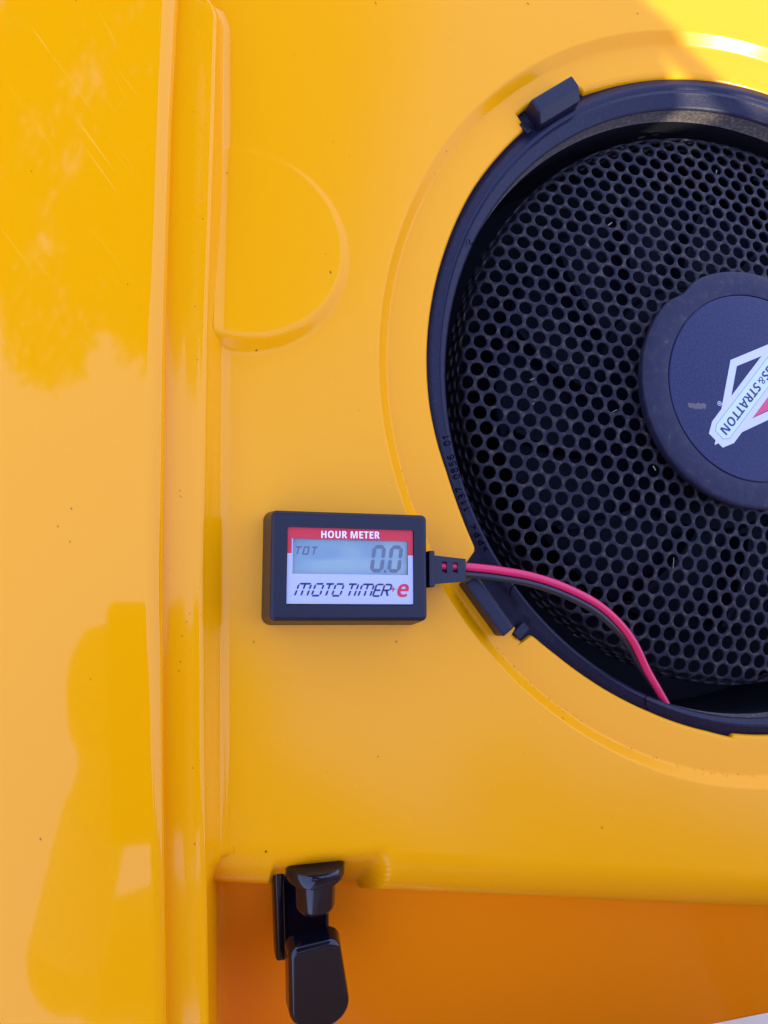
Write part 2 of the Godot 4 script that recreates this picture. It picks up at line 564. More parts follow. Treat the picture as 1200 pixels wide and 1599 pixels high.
func cover_y(x: float, z: float) -> float:
	var dx = x - AX; var dz = z - AZ
	var r = sqrt(dx * dx + dz * dz)
	var y = 0.0
	# shallow annular recess round the fan opening
	if r < 181.0:
		var t = clampf((r - 173.7) / 5.6, 0.0, 1.0)
		var e = 0.16          # straight flank with short rounded ends
		var v = t * t / (2.0 * e) if t < e else (t - e / 2.0 if t < 1.0 - e else 1.0 - e - (1.0 - t) * (1.0 - t) / (2.0 * e))
		y -= 4.6 * (1.0 - v / (1.0 - e))
	# round raised pad beside the strip, thicker towards the photographer
	var px = x - 18.0; var pz = z + 146.0
	var pr = sqrt(px * px + pz * pz)
	if pr < 43.0:
		var top = 0.25 + 4.0 * pow(clampf((z + 188.0) / 84.0, 0.0, 1.0), 1.5)
		var side = (42.6 - pr) * 0.85
		var k = 1.5
		var h = clampf(0.5 + 0.5 * (top - side) / k, 0.0, 1.0)
		var v = lerpf(top, side, h) - k * h * (1.0 - h)
		y += maxf(v, 0.0) if v > 0.4 else maxf(0.0, (v + 0.4) * (v + 0.4) * 0.625 if v > -0.4 else 0.0)
		if x < 11.6: y += (minf(11.6 - x, 4.0) * minf(11.6 - x, 4.0) * 0.09 - maxf(0.0, 7.0 - x) * 2.5) * smooth(43.0, 40.0, pr)
	# the edge rolls down towards the photographer
	var R = 19.0
	var zc = (94.3 + 0.118 * (x - 16.0)) * 1.03 - R * 0.95
	var d = z - zc
	if d > 0.0:
		var dd = minf(d, R * 0.958)
		y -= R - sqrt(R * R - dd * dd) + (d - dd) * 3.34
	# scooped notch for the latch
	if x > 28.0 and x < 84.0 and z > 82.0:
		var w = smooth(31.0, 36.5, x) * (1.0 - smooth(72.5, 79.0, x))
		var q = z - 88.5
		var dn = 0.0
		if q > -4.0:
			dn = (q + 4.0) * (q + 4.0) / 16.0 if q < 4.0 else q
		y = minf(y, -dn * 1.8 * w)
	return y

func paint_image(w, h):
	var im = Image.create(w, h, false, Image.FORMAT_RGBA8)
	im.fill(lin(YELLOW.r, YELLOW.g, YELLOW.b))
	return im

func engine_cover():
	var root = thing("engine_cover", "yellow moulded engine cover with a round opening for the black fan screen", "engine cover", Vector3(150, 0, -100))
	# paint with grit specks and faint mottling
	var im = paint_image(1400, 2048)
	var to_px = func(p): return Vector2((p.x - 5.0) / 290.0 * 1400.0, (p.y + 330.0) / 440.0 * 2048.0)
	var specks = [[143.5, -280.4, 1.0], [71.5, -265.8, 0.7], [10.4, -177.1, 0.7], [52.6, -139.4, 1.0], [24.2, -104.2, 1.1], [31.4, 84.0, 1.6], [104.5, -202.6, 0.8], [65.2, -82.9, 0.6], [73.3, 52.0, 0.7], [151.1, 40.0, 0.8], [166.7, 83.4, 0.6], [80.9, 8.7, 0.9], [25.2, 8.3, 0.6], [53.7, -197.6, 0.7], [200.6, -287.0, 1.2]]
	for s in specks: image_line(im, to_px.call(Vector2(s[0], s[1])), to_px.call(Vector2(s[0] + rng.randf_range(-0.5, 0.9), s[1] + rng.randf_range(-0.3, 1.2))), Color(0.16, 0.10, 0.03, 1.0), s[2] * 1.1)
	for k in 70:
		var p = Vector2(rng.randf_range(12, 285), rng.randf_range(-320, 95))
		image_line(im, to_px.call(p), to_px.call(p + Vector2(rng.randf_range(-0.5, 0.5), rng.randf_range(-0.5, 0.5))), Color(0.35, 0.2, 0.03, rng.randf_range(0.2, 0.8)), rng.randf_range(0.3, 0.7))
	for k in 120:
		var a = deg_to_rad(rng.randf_range(92, 165))
		var r = 173.6 + absf(rng.randfn()) * 0.8
		var p = to_px.call(Vector2(AX + cos(a) * r, AZ + sin(a) * r))
		image_line(im, p, p + Vector2(rng.randf_range(-4, 4), rng.randf_range(-4, 4)), Color(0.22, 0.13, 0.04, rng.randf_range(0.1, 0.7)), rng.randf_range(0.3, 0.8))
	for k in 900:
		var p = to_px.call(Vector2(rng.randf_range(12, 285), rng.randf_range(-320, 95)))
		image_line(im, p, p + Vector2(rng.randf_range(-2, 2), rng.randf_range(-2, 2)), Color(0.98, 0.72, 0.25, rng.randf_range(0.05, 0.25)), rng.randf_range(0.3, 0.9))
	for k in 40:
		var p = Vector2(rng.randf_range(12, 285), rng.randf_range(-320, 95))
		image_line(im, to_px.call(p), to_px.call(p + Vector2(rng.randf_range(-5, 5), rng.randf_range(-5, 5))), Color(1.0, 0.83, 0.35, rng.randf_range(0.1, 0.35)), 0.7)
	var m = M.cover_yellow
	m.albedo_color = Color.WHITE
	m.albedo_texture = ImageTexture.create_from_image(im)
	m.texture_repeat = false
	m.normal_enabled = true
	m.normal_texture = noise_tex(0.09, 2, null, 1024, true, 71)
	m.normal_scale = 0.016
	# rays from the opening's cut edge out to a rectangle
	var angles = []
	var a = 0.0
	while a < 360.0:
		angles.append(a)
		a += 0.3 if a > 88.0 and a < 292.0 else 1.5
	for o in OPEN: angles.append(o[0])
	angles.sort()
	var frac = []
	for k in 170: frac.append(float(k + 1) / 170.0)
	var pts = []
	var uvs = []
	var last = -1.0
	for deg in angles:
		if deg - last < 0.02: continue
		last = deg
		var ca = cos(deg_to_rad(deg)); var sa = sin(deg_to_rad(deg))
		var far = 1e9
		if ca > 1e-6: far = minf(far, (470.0 - AX) / ca)
		if ca < -1e-6: far = minf(far, (2.0 - AX) / ca)
		if sa > 1e-6: far = minf(far, (142.0 - AZ) / sa)
		if sa < -1e-6: far = minf(far, (-430.0 - AZ) / sa)
		var r0 = open_r(deg) * 1.0145
		var rs = [[r0 + 0.25, -4.2], [r0, -2.4], [r0, -1.7], [r0 + 0.2, -1.0], [r0 + 0.6, -0.45], [r0 + 1.1, -0.14], [r0 + 1.7, 0.0]]
		var wide = 1.0 + 0.9 * smooth(238.6, 239.6, deg) * (1.0 - smooth(300.0, 320.0, deg))
		for q in rs: q[0] = r0 + (q[0] - r0) * wide; q[1] = q[1] if q[1] < -3.0 else q[1] * wide
		for k in 17: rs.append([lerpf(r0 + 3.6, 173.0, k / 16.0), 0.0])
		for k in 17: rs.append([173.4 + 0.4 * k, 0.0])
		for f in frac: rs.append([lerpf(180.0, maxf(far, 190.0), f), 0.0])
		var row = []
		var ur = []
		for q in rs:
			var k = 1.0 - smooth(166.0, 174.5, q[0])
			var x = AX + 3.7 * k + ca * q[0]; var z = AZ - 1.6 * k + sa * q[0]
			row.append(Vector3(x, cover_y(x, z) + q[1], z))
			ur.append(Vector2((x - 5.0) / 290.0, (z + 330.0) / 440.0))
		pts.append(row)
		uvs.append(ur)
	pts.append(pts[0]); uvs.append(uvs[0])
	var b = Buf.new()
	sheet(b, pts, uvs, Vector3(0, 1, 0))
	part("top_panel", done(b), m, root)

# value of a line of picture points at some z (pairs z, x)
func line_at(t, z):
	if z <= t[0][0]: return t[0][1] + (z - t[0][0]) * (t[1][1] - t[0][1]) / (t[1][0] - t[0][0])
	for k in t.size() - 1:
		if z <= t[k + 1][0]: return lerpf(t[k][1], t[k + 1][1], (z - t[k][0]) / (t[k + 1][0] - t[k][0]))
	var n = t.size() - 1
	return t[n][1] + (z - t[n][0]) * (t[n][1] - t[n - 1][1]) / (t[n][0] - t[n - 1][0])

func side_fender():
	var root = thing("side_fender", "glossy yellow side panel with a long raised flange along its edge", "fender", Vector3(-40, 0, -60))
	var lp = [[-234, -17.9], [-181, -17.5], [-106, -16.9], [-14, -14.6], [50, -10.0], [130, -5.7]]
	var l2 = [[-242, -9.7], [-187, -10.4], [-110, -9.6], [-15, -7.3], [52, -4.7], [134, -0.7]]
	var l4 = [[-246, 4.4], [-190, 4.7], [-112, 4.6], [-15, 6.1], [52, 8.3], [136, 12.1]]
	var l5 = [[-251, 7.3], [-195, 8.3], [-114, 10.0], [-15, 12.2], [54, 14.1], [139, 16.9]]
	var l6 = [[-254, 13.2], [-197, 14.2], [-116, 15.6], [-16, 17.6], [54, 19.4], [141, 22.0]]
	# --- glossy panel
	var im = paint_image(640, 2048)
	var to_px = func(p): return Vector2((p.x + 120.0) / 130.0 * 640.0, (p.y + 330.0) / 600.0 * 2048.0)
	var dir = Vector2(0.55, 0.83)
	for k in 130:       # fine wiping scratches
		var p = Vector2(rng.randf_range(-90, -20), rng.randf_range(-245, -90))
		var d = dir.rotated(rng.randf_range(-0.16, 0.16)) * rng.randf_range(3, 26)
		image_line(im, to_px.call(p), to_px.call(p + d), Color(1.0, 0.70, 0.22, rng.randf_range(0.05, 0.2)), rng.randf_range(0.4, 1.3), 0.5)
	for s in [[-62, -216, 14, 0.75], [-56, -208, 34, 0.5], [-47, -185, 30, 0.8], [-42, -172, 24, 0.7], [-66, -190, 40, 0.35], [-70, -140, 30, 0.4], [-60, -132, 22, 0.3], [-33, -206, 18, 0.4], [-40, -228, 22, 0.4]]:
		image_line(im, to_px.call(Vector2(s[0], s[1])), to_px.call(Vector2(s[0], s[1]) + dir.rotated(rng.randf_range(-0.1, 0.1)) * s[2]), Color(1.0, 0.72, 0.28, s[3] * 0.5), 1.5, 0.6)
	for s in [[-47.0, -229.4, 0.8], [-42.9, -31.3, 0.8], [-38.9, -37.5, 0.9], [-38.8, -26.1, 0.8], [-42.9, 70.5, 1.0], [-58.5, -158.9, 0.6], [-24, -120, 0.5], [-30, 20, 0.5]]:
		image_line(im, to_px.call(Vector2(s[0], s[1])), to_px.call(Vector2(s[0] + 0.3, s[1] + 0.4)), Color(0.2, 0.11, 0.02, 1.0), s[2] * 0.9)
	var m = M.fender_yellow
	m.albedo_color = Color.WHITE
	m.albedo_texture = ImageTexture.create_from_image(im)
	m.texture_repeat = false
	var pts = []; var uvs = []
	for k in 121:
		var z = -340.0 + 600.0 * k / 120.0
		var xe = line_at(l2, z) - 0.4
		var xr = line_at(lp, z)
		var row = []
		var top = 15.0
		var R = maxf(xe - xr, 3.0)
		for j in 19: row.append(Vector3(lerpf(-130.0, xr, j / 18.0), 0, z))
		for j in 15:
			var a = PI / 2 * (j + 1) / 15.0
			row.append(Vector3(xr + R * sin(a), -(1.0 - cos(a)) * R * 0.72, z))
		row.append(Vector3(xe + 0.05, -14.0, z))
		var ur = []
		for j in row.size():
			var p = row[j]
			# the panel is a little crowned and leans away from the flange
			var back = maxf(0.0, xr - p.x)
			var y = top + p.y + back * 0.035 - back * back * 0.00055 - pow(absf(z + 40.0) / 300.0, 2.0) * 4.0 * minf(1.0, back / 60.0)
			row[j] = Vector3(p.x, y, z)
			ur.append(Vector2((p.x + 120.0) / 130.0, (z + 330.0) / 600.0))
		pts.append(row); uvs.append(ur)
	var b = Buf.new()
	sheet(b, pts, uvs, Vector3(0.3, 1, 0))
	part("panel", done(b), m, root)
	# --- raised flange with a rounded end, and the fillet down to the cover
	im = paint_image(160, 2048)
	for k in 900:        # grey rubbing marks along the crest
		var z = -200.0 + 170.0 * pow(rng.randf(), 1.4)
		var u = 0.30 + rng.randfn() * 0.03 - 0.00025 * (z + 150.0)
		var q = Vector2(u * 160.0, (z + 330.0) / 600.0 * 2048.0)
		image_line(im, q, q + Vector2(rng.randf_range(-4, 4), rng.randf_range(-9, 9)), Color(0.97, 0.65, 0.30, rng.randf_range(0.05, 0.22)), rng.randf_range(0.5, 1.4), 0.5)
	for k in 20:
		var q = Vector2(rng.randf_range(10, 90), rng.randf_range(250, 1500))
		image_line(im, q, q + Vector2(1, 1), Color(0.4, 0.25, 0.1, rng.randf_range(0.3, 0.9)), 0.8)
	for k in 30:
		var q = Vector2(46 + rng.randf_range(-4, 4), (26.0 + 330.0 + 60.0 + rng.randf_range(-3, 3)) / 600.0 * 2048.0)
		image_line(im, q, q + Vector2(rng.randf_range(-6, 6), rng.randf_range(-5, 5)), Color(0.96, 0.68, 0.38, 0.25), 1.0, 0.4)
	m = M.strip_yellow
	m.albedo_color = Color.WHITE
	m.albedo_texture = ImageTexture.create_from_image(im)
	m.texture_repeat = false
	pts = []; uvs = []
	for k in 321:
		var z = -300.0 + 560.0 * k / 320.0
		var x2 = line_at(l2, z) - 2.5
		var x4 = line_at(l4, z); var x5 = line_at(l5, z); var x6 = line_at(l6, z)
		# the flange ends in a rounded corner at the far side
		var sh = 0.0
		if z < -238.0:
			var q = minf((-238.0 - z) / 11.0, 1.0)
			sh = (1.0 - sqrt(maxf(0.0, 1.0 - q * q))) * 12.0
		x4 -= sh; x5 -= sh * 0.75; x6 -= sh * 0.4
		var row = []
		var h = 8.0
		for j in 14:
			var f = j / 13.0
			row.append(Vector3(lerpf(x2, x4 - 1.4, f), h + 0.3 - 0.45 * sin(PI * clampf(f * 1.1, 0, 1)), z))
		var y0 = row[-1].y
		# convex shoulder, straight flank, concave fillet
		for j in 8:
			var a = (j + 1) / 8.0
			row.append(Vector3(x4 - 1.4 + 2.2 * sin(a * 1.18), y0 - 2.2 * (1.0 - cos(a * 1.18)), z))
		var p0 = row[-1]
		var off = smooth(84.0, 98.0, z)
		x6 = lerpf(x6, x5 + 1.2, off)
		var p1 = Vector3(x5, lerpf(1.5, -22.0, off), z)
		for j in 3: row.append(p0.lerp(p1, (j + 1) / 4.0))
		for j in 10:
			var f = j / 9.0
			var c = Vector3(x5 + 0.6, lerpf(-0.06, -60.0, off), z)
			var e = Vector3(x6, lerpf(-0.06, -90.0, off), z)
			row.append(p1.lerp(c, f).lerp(c.lerp(e, f), f))
		row.append(Vector3(x6 + 0.3, lerpf(-1.2, -95.0, off), z))
		var ur = []
		for j in row.size(): ur.append(Vector2(float(j) / row.size(), (z + 330.0) / 600.0))
		pts.append(row); uvs.append(ur)
	b = Buf.new()
	sheet(b, pts, uvs, Vector3(0.5, 1, 0))
	part("flange", done(b), m, root)

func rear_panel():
	var root = thing("rear_panel", "sloping yellow panel behind the latch, orange of bounced light put into its colour", "body panel", Vector3(150, -60, 140))
	var b = Buf.new()
	var pts = []
	for k in 151:
		var f = k / 150.0
		var row = []
		for j in 141:
			var g = j / 140.0
			var x = 15.0 + 460.0 * g * g * 0.6 + 460.0 * g * 0.4
			var zend = 214.0 - 0.064 * (x - 265.0)
			var z = lerpf(84.0, zend, f)
			var y = -27.0 - (z - 95.0) * 0.52
			# concave corner up to the flange on the left, rounded rim at the far end
			var q = 25.0 - x
			if q > 0: y += 10.0 - sqrt(maxf(0.0, 100.0 - minf(q, 9.9) * minf(q, 9.9))) + maxf(0.0, q - 9.9) * 10.0
			var t = 93.0 - z
			if t > 0: y += 0.08 * t * t
			var e = z - (zend - 4.0)
			if e > 0: y -= 0.3 * e * e
			row.append(Vector3(x, y, z))
		pts.append(row)
	var low = []
	for p in pts[-1]: low.append(p + Vector3(0, -60, 0.5))
	pts.append(low)
	sheet(b, pts, [], Vector3(0, 1, 0.4))
	part("panel", done(b), M.rear_shade_yellow, root)

# ------------------------------------------------------------------ engine, screen, ring
func engine_below():
	var root = thing("engine_fan", "dark finned fan wheel seen through the holes of the screen", "fan", Vector3(AX, -70, AZ))
	var b = Buf.new()
	lathe(b, [Vector2(112, -44), Vector2(112, -38), Vector2(110, -36.5), Vector2(64, -36.5), Vector2(62, -34), Vector2(20, -30), Vector2(0, -30)], AX, AZ, 96)
	part("disc", done(b), M.fan_metal, root)
	for k in 14:
		b = Buf.new()
		var a0 = TAU * k / 14.0
		var row0 = []; var row1 = []; var row2 = []; var row3 = []
		for j in 9:
			var r = lerpf(66.0, 110.0, j / 8.0)
			var a = a0 + (r - 66.0) * 0.006
			var p = Vector3(AX + cos(a) * r, 0, AZ + sin(a) * r)
			var s = Vector3(-sin(a), 0, cos(a)) * 1.3
			row0.append(p - s + Vector3(0, -37, 0)); row1.append(p - s + Vector3(0, -25, 0))
			row2.append(p + s + Vector3(0, -25, 0)); row3.append(p + s + Vector3(0, -37, 0))
		var mid = row1[4] + Vector3(0, -6, 0)
		sheet(b, [row0, row1], [], Vector3.UP, false, mid)
		sheet(b, [row1, row2], [], Vector3.UP)
		sheet(b, [row2, row3], [], Vector3.UP, false, mid)
		part("fin", done(b), M.fan_metal, root)
	var h = thing("fan_housing", "black round housing that closes off the engine under the screen", "housing", Vector3(AX, -80, AZ))
	b = Buf.new()
	lathe(b, [Vector2(150, -14), Vector2(150, -85), Vector2(0, -85)], AX, AZ, 96, func(r, _a): return r)
	var hm = part("shell", done(b), M.housing_black, h)

func dome(r): return -18.5 + 12.9 * (1.0 - r * r / (138.0 * 138.0))

# a point of the perforated sheet: arc length s from the axis, angle, depth below the face
func screen_point(u: float, v: float, depth: float) -> Vector3:
	var s = sqrt(u * u + v * v)
	var ca = u / s; var sa = v / s
	var R = 6.5
	var s0 = 131.5
	var r = s; var y = 0.0; var nr = 0.0; var ny = 1.0
	if s < s0:
		y = dome(s)
		nr = 2.0 * 12.9 * s / (138.0 * 138.0); ny = 1.0
	else:
		var base = 2.0 * 12.9 * s0 / (138.0 * 138.0)
		var a0 = atan(base)
		var q = (s - s0) / R
		var a = minf(a0 + q, PI / 2)
		r = s0 + R * (sin(a) - sin(a0))
		y = dome(s0) - R * (cos(a0) - cos(a))
		if a0 + q > PI / 2: y -= (a0 + q - PI / 2) * R
		nr = sin(a); ny = cos(a)
	var k = 1.0 / sqrt(nr * nr + ny * ny)
	r -= nr * k * depth; y -= ny * k * depth
	return Vector3(AX + ca * r, y, AZ + sa * r)

func screen_normal(u, v):
	var d = screen_point(u, v, 0.0) - screen_point(u, v, 1.0)
	return d.normalized()

func fan_screen():
	var root = thing("fan_screen", "domed black screen with round holes in a honeycomb pattern and a hub cap", "fan screen", Vector3(AX, -18, AZ))
	var b = Buf.new()
	var pitch = 7.485
	var a0 = deg_to_rad(7.8)
	var e1 = Vector2(cos(a0), sin(a0)) * pitch
	var e2 = Vector2(cos(a0 + PI / 3), sin(a0 + PI / 3)) * pitch
	# one hole centre, known from the picture, fixes where the pattern lies
	var anchor = Vector2(143.9 - AX - 0.0, -126.6 - AZ)
	var seg = 18
	for i in range(-50, 51):
		for j in range(-50, 51):
			var c = anchor + e1 * i + e2 * j
			var s = c.length()
			if s < 48.0 or s > 152.0: continue
			var at = b.v.size()
			for k in seg:
				var th = TAU * (k + 0.5) / seg
				var d = Vector2(cos(th), sin(th)).rotated(a0)
				# edge of the hexagonal cell in this direction
				var hx = pitch / 2.0 / cos(fposmod(th + PI / 6, PI / 3) - PI / 6)
				var rr = [hx, 3.24, 3.08, 3.01, 3.01]
				var dep = [0.0, 0.0, 0.08, 0.26, 1.0]
				for q in 5:
					var p = c + d * rr[q]
					var nn = screen_normal(p.x, p.y)
					if q >= 1:
						var inward = screen_point(c.x, c.y, 0.0) - screen_point(p.x, p.y, 0.0)
						inward = (inward - nn * inward.dot(nn)).normalized()
						nn = [nn, (nn * 0.97 + inward * 0.25), (nn * 0.6 + inward * 0.8), inward, inward][q].normalized()
					put(b, screen_point(p.x, p.y, dep[q]), nn)
			for k in seg:
				var k2 = (k + 1) % seg
				for q in 4:
					quad(b, at + k * 5 + q, at + k2 * 5 + q, at + k2 * 5 + q + 1, at + k * 5 + q + 1)
	part("perforated_sheet", done(b), M.screen_black, root)
	b = Buf.new()
	for k in 9:
		var a = rng.randf() * TAU
		var r = rng.randf_range(62.0, 128.0)
		var p = screen_point(cos(a) * r, sin(a) * r, -0.25)
		var d = Vector3(rng.randf_range(-1, 1), 0, rng.randf_range(-1, 1)).normalized() * rng.randf_range(0.4, 1.6)
		if k > 7: d = d.normalized() * rng.randf_range(2.0, 3.0)
		tube(b, [p - d, p + Vector3(0, 0.15, 0), p + d + Vector3(0, 0.1, 0)], rng.randf_range(0.15, 0.32), 5)
	var grit = part("dry_grit", done(b), M.straw, root)
	grit.set_meta("kind", "stuff")
	# hub cap
	b = Buf.new()
	var dent = func(r, a):
		var d = rad_to_deg(angle_difference(a, deg_to_rad(232.0)))
		return r - (2.4 * exp(-pow(d / 7.0, 2.0)) if r > 50.0 else 0.0)
	lathe(b, [Vector2(54.5, -9), Vector2(56.3, -5), Vector2(57.0, -2.2), Vector2(56.9, -1.2), Vector2(56.3, -0.4), Vector2(55.2, 0.0), Vector2(50.0, 0.35), Vector2(45.2, 0.45), Vector2(44.9, 0.35), Vector2(44.7, -0.25), Vector2(0.0, -0.25)], AX, AZ, 240, dent)
	var cap = part("hub_cap", done(b), M.hub_black, root)
	b = Buf.new()
	lathe(b, [Vector2(44.3, -0.2), Vector2(44.3, 0.25), Vector2(44.1, 0.42), Vector2(43.7, 0.48), Vector2(0.0, 0.5)], AX, AZ, 200)
	var decal = part("decal", done(b), M.decal_blue, root)
	# emblem: a diamond behind a slanting banner with a name, read towards the lower left
	var read = Vector3(-0.657, 0, 0.754).normalized()
	var up = Vector3(0.754, 0, 0.657).normalized()
	var f = func(p): return Vector3(AX, 0.5 + p.y, AZ) + read * p.x + up * (p.z + 0.95)
	b = Buf.new()
	var dia = func(s): return [Vector2(-1, -17.6) * s, Vector2(-1 - 38.0, 0) * s, Vector2(-1, 17.6) * s, Vector2(37, 0) * s]
	# white frame of the diamond: four bars
	var D = [Vector2(-1.5, -17.8), Vector2(36.5, 0.5), Vector2(-0.5, 17.2), Vector2(-38.5, -0.5)]
	var I = [Vector2(-1.5, -13.7), Vector2(27.5, 0.4), Vector2(-0.5, 13.2), Vector2(-29.5, -0.4)]
	for k in 4:
		print_poly(b, PackedVector2Array([D[k], D[(k + 1) % 4], I[(k + 1) % 4], I[k]]), f, 0.0, 0.05)
	part("emblem_frame", done(b), M.decal_white, decal)
	b = Buf.new()
	print_poly(b, PackedVector2Array([Vector2(12.8, 6.9), Vector2(-0.5, 12.6), Vector2(-14.5, 6.3)]), f, 0.0, 0.07)
	part("emblem_triangle", done(b), M.decal_red, decal)
	b = Buf.new()
	print_poly(b, PackedVector2Array([Vector2(28.6, -7.1), Vector2(34.3, -4.9), Vector2(34.5, 4.3), Vector2(28.7, 7.2), Vector2(-28.6, 7.1), Vector2(-34.3, 4.9), Vector2(-34.5, -4.3), Vector2(-28.7, -7.2)]), f, 0.0, 0.10)
	part("banner", done(b), M.decal_white, decal)
	b = Buf.new()
	print_poly(b, PackedVector2Array([Vector2(28.6, -4.7), Vector2(31.2, -3.3), Vector2(31.4, 2.0), Vector2(28.8, 4.4), Vector2(-28.6, 4.5), Vector2(-31.2, 3.0), Vector2(-31.4, -2.5), Vector2(-28.8, -4.6)]), f, 0.0, 0.13)
	part("banner_line", done(b), M.decal_green, decal)
	b = Buf.new()
	print_poly(b, PackedVector2Array([Vector2(28.4, -4.35), Vector2(30.8, -3.1), Vector2(31.0, 1.9), Vector2(28.6, 4.05), Vector2(-28.4, 4.15), Vector2(-30.8, 2.8), Vector2(-31.0, -2.3), Vector2(-28.6, -4.25)]), f, 0.0, 0.16)
	part("banner_panel", done(b), M.decal_panel, decal)
	flat_text("BRIGGS", 4.5, f.call(Vector3(-18.6, 0.19, 0.0)) , read, -up * -1.0, M.decal_ink, decal, 21.5, 0.0, 0.08)
	flat_text("&", 3.6, f.call(Vector3(-5.4, 0.19, 0.0)), read, up, M.decal_ink, decal, 3.4, 0.0, 0.08, false)
	flat_text("STRATTON", 4.5, f.call(Vector3(13.2, 0.19, 0.0)), read, up, M.decal_ink, decal, 31.2, 0.0, 0.08)
	# registered mark: a small ring with a letter
	b = Buf.new()
	for k in 20:
		var p0 = Vector2(cos(TAU * k / 20.0), sin(TAU * k / 20.0)); var p1 = Vector2(cos(TAU * (k + 1) / 20.0), sin(TAU * (k + 1) / 20.0))
		var o = Vector2(19.2, -9.4)
		print_poly(b, PackedVector2Array([o + p0 * 0.85, o + p1 * 0.85, o + p1 * 1.1, o + p0 * 1.1]), f, 0.0, 0.05)
	part("registered_ring", done(b), M.decal_white, decal)
	flat_text("R", 1.0, f.call(Vector3(19.2, 0.03, -9.4)), read, up, M.decal_white, decal, 0.0, 0.0, 0.05)
	# worn patch on the decal
	b = Buf.new()
	for k in 60:
		var o = Vector2(28.3, -16.9) + Vector2(0.71, -0.71) * rng.randf_range(-4.2, 4.2) + Vector2(0.7, 0.7) * rng.randf_range(-0.9, 0.9)
		var poly = PackedVector2Array()
		var rr = rng.randf_range(0.2, 1.1)
		for q in 7: poly.append(o + Vector2(cos(TAU * q / 7.0), sin(TAU * q / 7.0)) * rr * rng.randf_range(0.5, 1.2))
		print_poly(b, poly, f, 0.0, 0.03 + 0.001 * k)
	var sc = part("worn_patch", done(b), M.decal_scuff, decal)
	sc.set_meta("kind", "stuff")

func polar_ring(r, deg, y): return Vector3(RX + cos(deg_to_rad(deg)) * r * 1.01, y, RZ + sin(deg_to_rad(deg)) * r * 1.01)

func polar(r, deg, y): return Vector3(AX + cos(deg_to_rad(deg)) * r, y, AZ + sin(deg_to_rad(deg)) * r)

func ring_clip(root, deg, r_in, r_out, length, y0, y1):
	# cross-section in (radius, height), run along the tangent
	var b = Buf.new()
	var w = r_out - r_in
	var sec = round_poly([Vector2(0, y0), Vector2(w, y0), Vector2(w, y1), Vector2(w * 0.45, y1), Vector2(0.4, y1 - 4.6)], [0.3, 0.3, 0.9, 3.0, 1.6], 10)
	var e_r = Vector3(cos(deg_to_rad(deg)), 0, sin(deg_to_rad(deg)))
	var e_t = Vector3(-e_r.z, 0, e_r.x)
	var o = Vector3(AX, 0, AZ) + e_r * r_in - e_t * length / 2
	slab(b, sec, rims(0, length, 0.9, 0.9), func(p): return o + e_r * p.x + Vector3.UP * p.z + e_t * p.y)
	return part("clip", done(b), M.clip_black, root)

